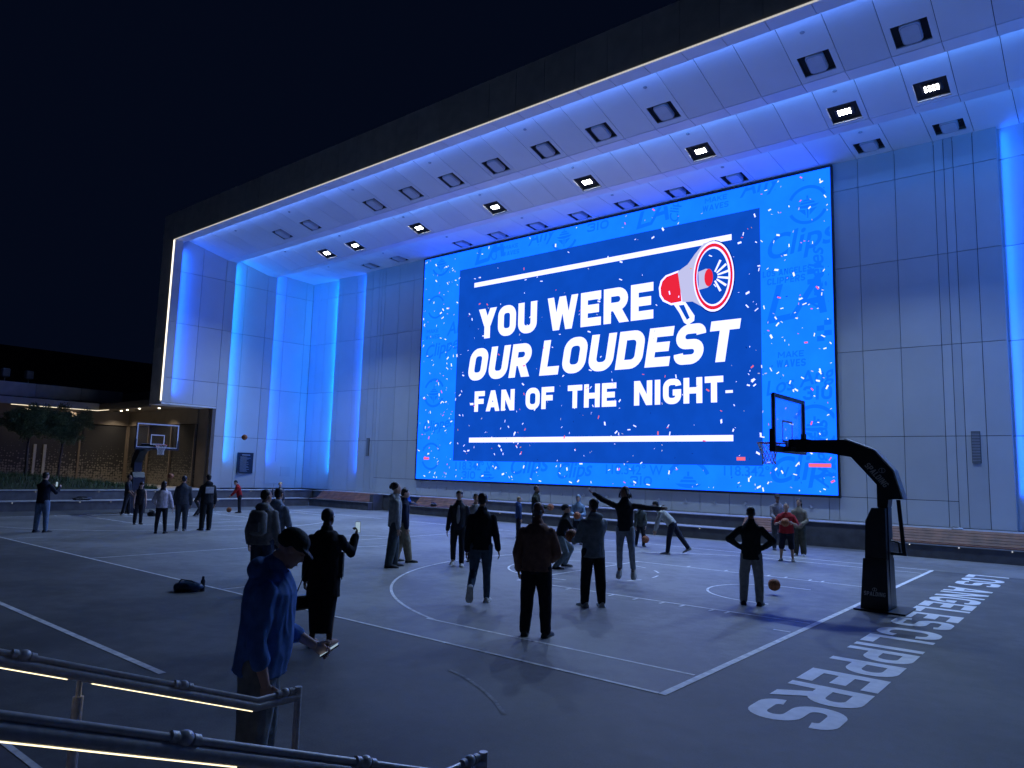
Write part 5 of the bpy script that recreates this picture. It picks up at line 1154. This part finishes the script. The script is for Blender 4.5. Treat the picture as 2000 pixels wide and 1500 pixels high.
p23 = person((-22.4, 1.36), 1.86, 40, 'man in a navy sweater and blue jeans photographing the hoop with his phone', (0.012, 0.016, 0.030), (0.16, 0.23, 0.34), BLK, LIGHT, ('short', (0.020, 0.015, 0.012)), kind='sweater', aL=(48, 4, 128, -10), aR=(48, 6, 128, -12), bulk=1.08, lL=(-3, 3, -4, 2), lR=(4, 4, 0, 3), grip=(.6, .6))
phone((p23['hand'][1] + p23['hand'][-1]) / 2 + Vector((0, 0, .03)), -p23['fw'], (0, 0, 1), 'phone held up by the man in the navy sweater')
person((-24.75, 19.25), 1.76, 95, 'man in a bright blue shirt sitting back on the wooden bench', (.03, .13, .42), (.05, .07, .11), BLK, LIGHT, ('short', (0.027, 0.022, 0.018)), kind='tee', sleeve=.85, lean=-24, aL=(-25, 62, -10, 70), aR=(20, 8, 70, -10), lL=(82, 8, 8, 3), lR=(78, 10, 4, 3), z=.42, seat=True)
person((-26.2, 12.4), 1.48, 176, 'blond child raising a fist beyond the man with the backpack', (.10, .11, .14), (0.020, 0.020, 0.030), BLK, LIGHT, ('curly', (.42, .30, .13)), aR=(20, 40, 165, 4), aL=(4, 8, 10, 4), grip=(0, .9))
person((-8.95, 6.9), 1.70, 184, 'person in a white shirt almost hidden behind the man in the blue jeans', (.42, .42, .44), (0.020, 0.020, 0.030), BLK, TAN, ('short', (0.022, 0.018, 0.018)), kind='tee', sleeve=.42)
# loose balls
basketball((-1.52, 7.7, .20), 'basketball bouncing on the court between the man with hands on hips and the big hoop', (.5, .3, 0))
basketball((-25.0, 9.7, 3.47), 'basketball high in the air in front of the white side wall', (.1, .8, .3))
basketball((-25.85, 7.03, 1.75), 'basketball in the air below the glass hoop', (.9, .2, .1))
basketball((-28.7, 11.35, .15), 'basketball on the court at the feet of the boy in red', (.1, .1, 1.2))
# bags and litter
def soft_bag(loc, s, col, label, rz=0, cat='bag', seed=1, name='bag'):
    r = empty(name, loc, rz); tag(r, label, cat); mb = MB(); mb.ellipsoid((0, 0, .42 * s[2]), (s[0] / 2, s[1] / 2, s[2] * .45)); mb.bevbox((-s[0] * .42, -s[1] * .4, 0), (s[0] * .36, s[1] * .4, s[2] * .6), .03)
    me = remesh(mb, .016, 2, .018, 9, seed, drape=(1, 1, 1)); me.materials.clear(); link('bag_body', me, mat('bag_%s_%d' % (name, seed), col, .38, .4, 9), r, smooth=True)
    obj('strap', MB().tube([(-s[0] * .35, 0, s[2] * .6), (-s[0] * .2, -s[1] * .3, s[2] * 1.05), (s[0] * .15, -s[1] * .3, s[2] * .95), (s[0] * .3, 0, s[2] * .55)], .012, 6), fabric((0.020, 0.020, 0.025)), r); return r
bb = soft_bag((-9.25, -.5, .004), (.55, .34, .20), (.02, .055, .13), 'shiny blue plastic bag lying at the edge of the court', R(40), seed=2, name='plastic_bag')
obj('bottle', MB().tube([(.24, .02, 0), (.24, .02, .18), (.24, .02, .21), (.24, .02, .26)], [.04, .04, .025, .02], 10), mat('bottle_dark', (0.020, 0.030, 0.050), .25, .2), bb)
soft_bag((-33.6, 6.7, .43), (.85, .4, .17), (0.022, 0.023, 0.029), 'black sports bag lying on the lower plaza step', R(90), seed=4, name='sports_bag')
soft_bag((-28.0, 7.45, .004), (.45, .35, .25), (0.022, 0.023, 0.029), 'black bag on the court beside the woman with reddish hair', R(20), seed=5, name='duffel_bag')
soft_bag((-22.9, 19.2, .46), (.36, .24, .2), (0.027, 0.027, 0.032), 'small black bag on the wooden bench along from the seated man', R(10), seed=6, name='small_bag')
soft_bag((-.1, 20.3, .862), (.4, .16, .07), (.55, .57, .6), 'crumpled white wrapper on the ledge behind the big hoop', R(0), seed=7, cat='litter', name='wrapper')
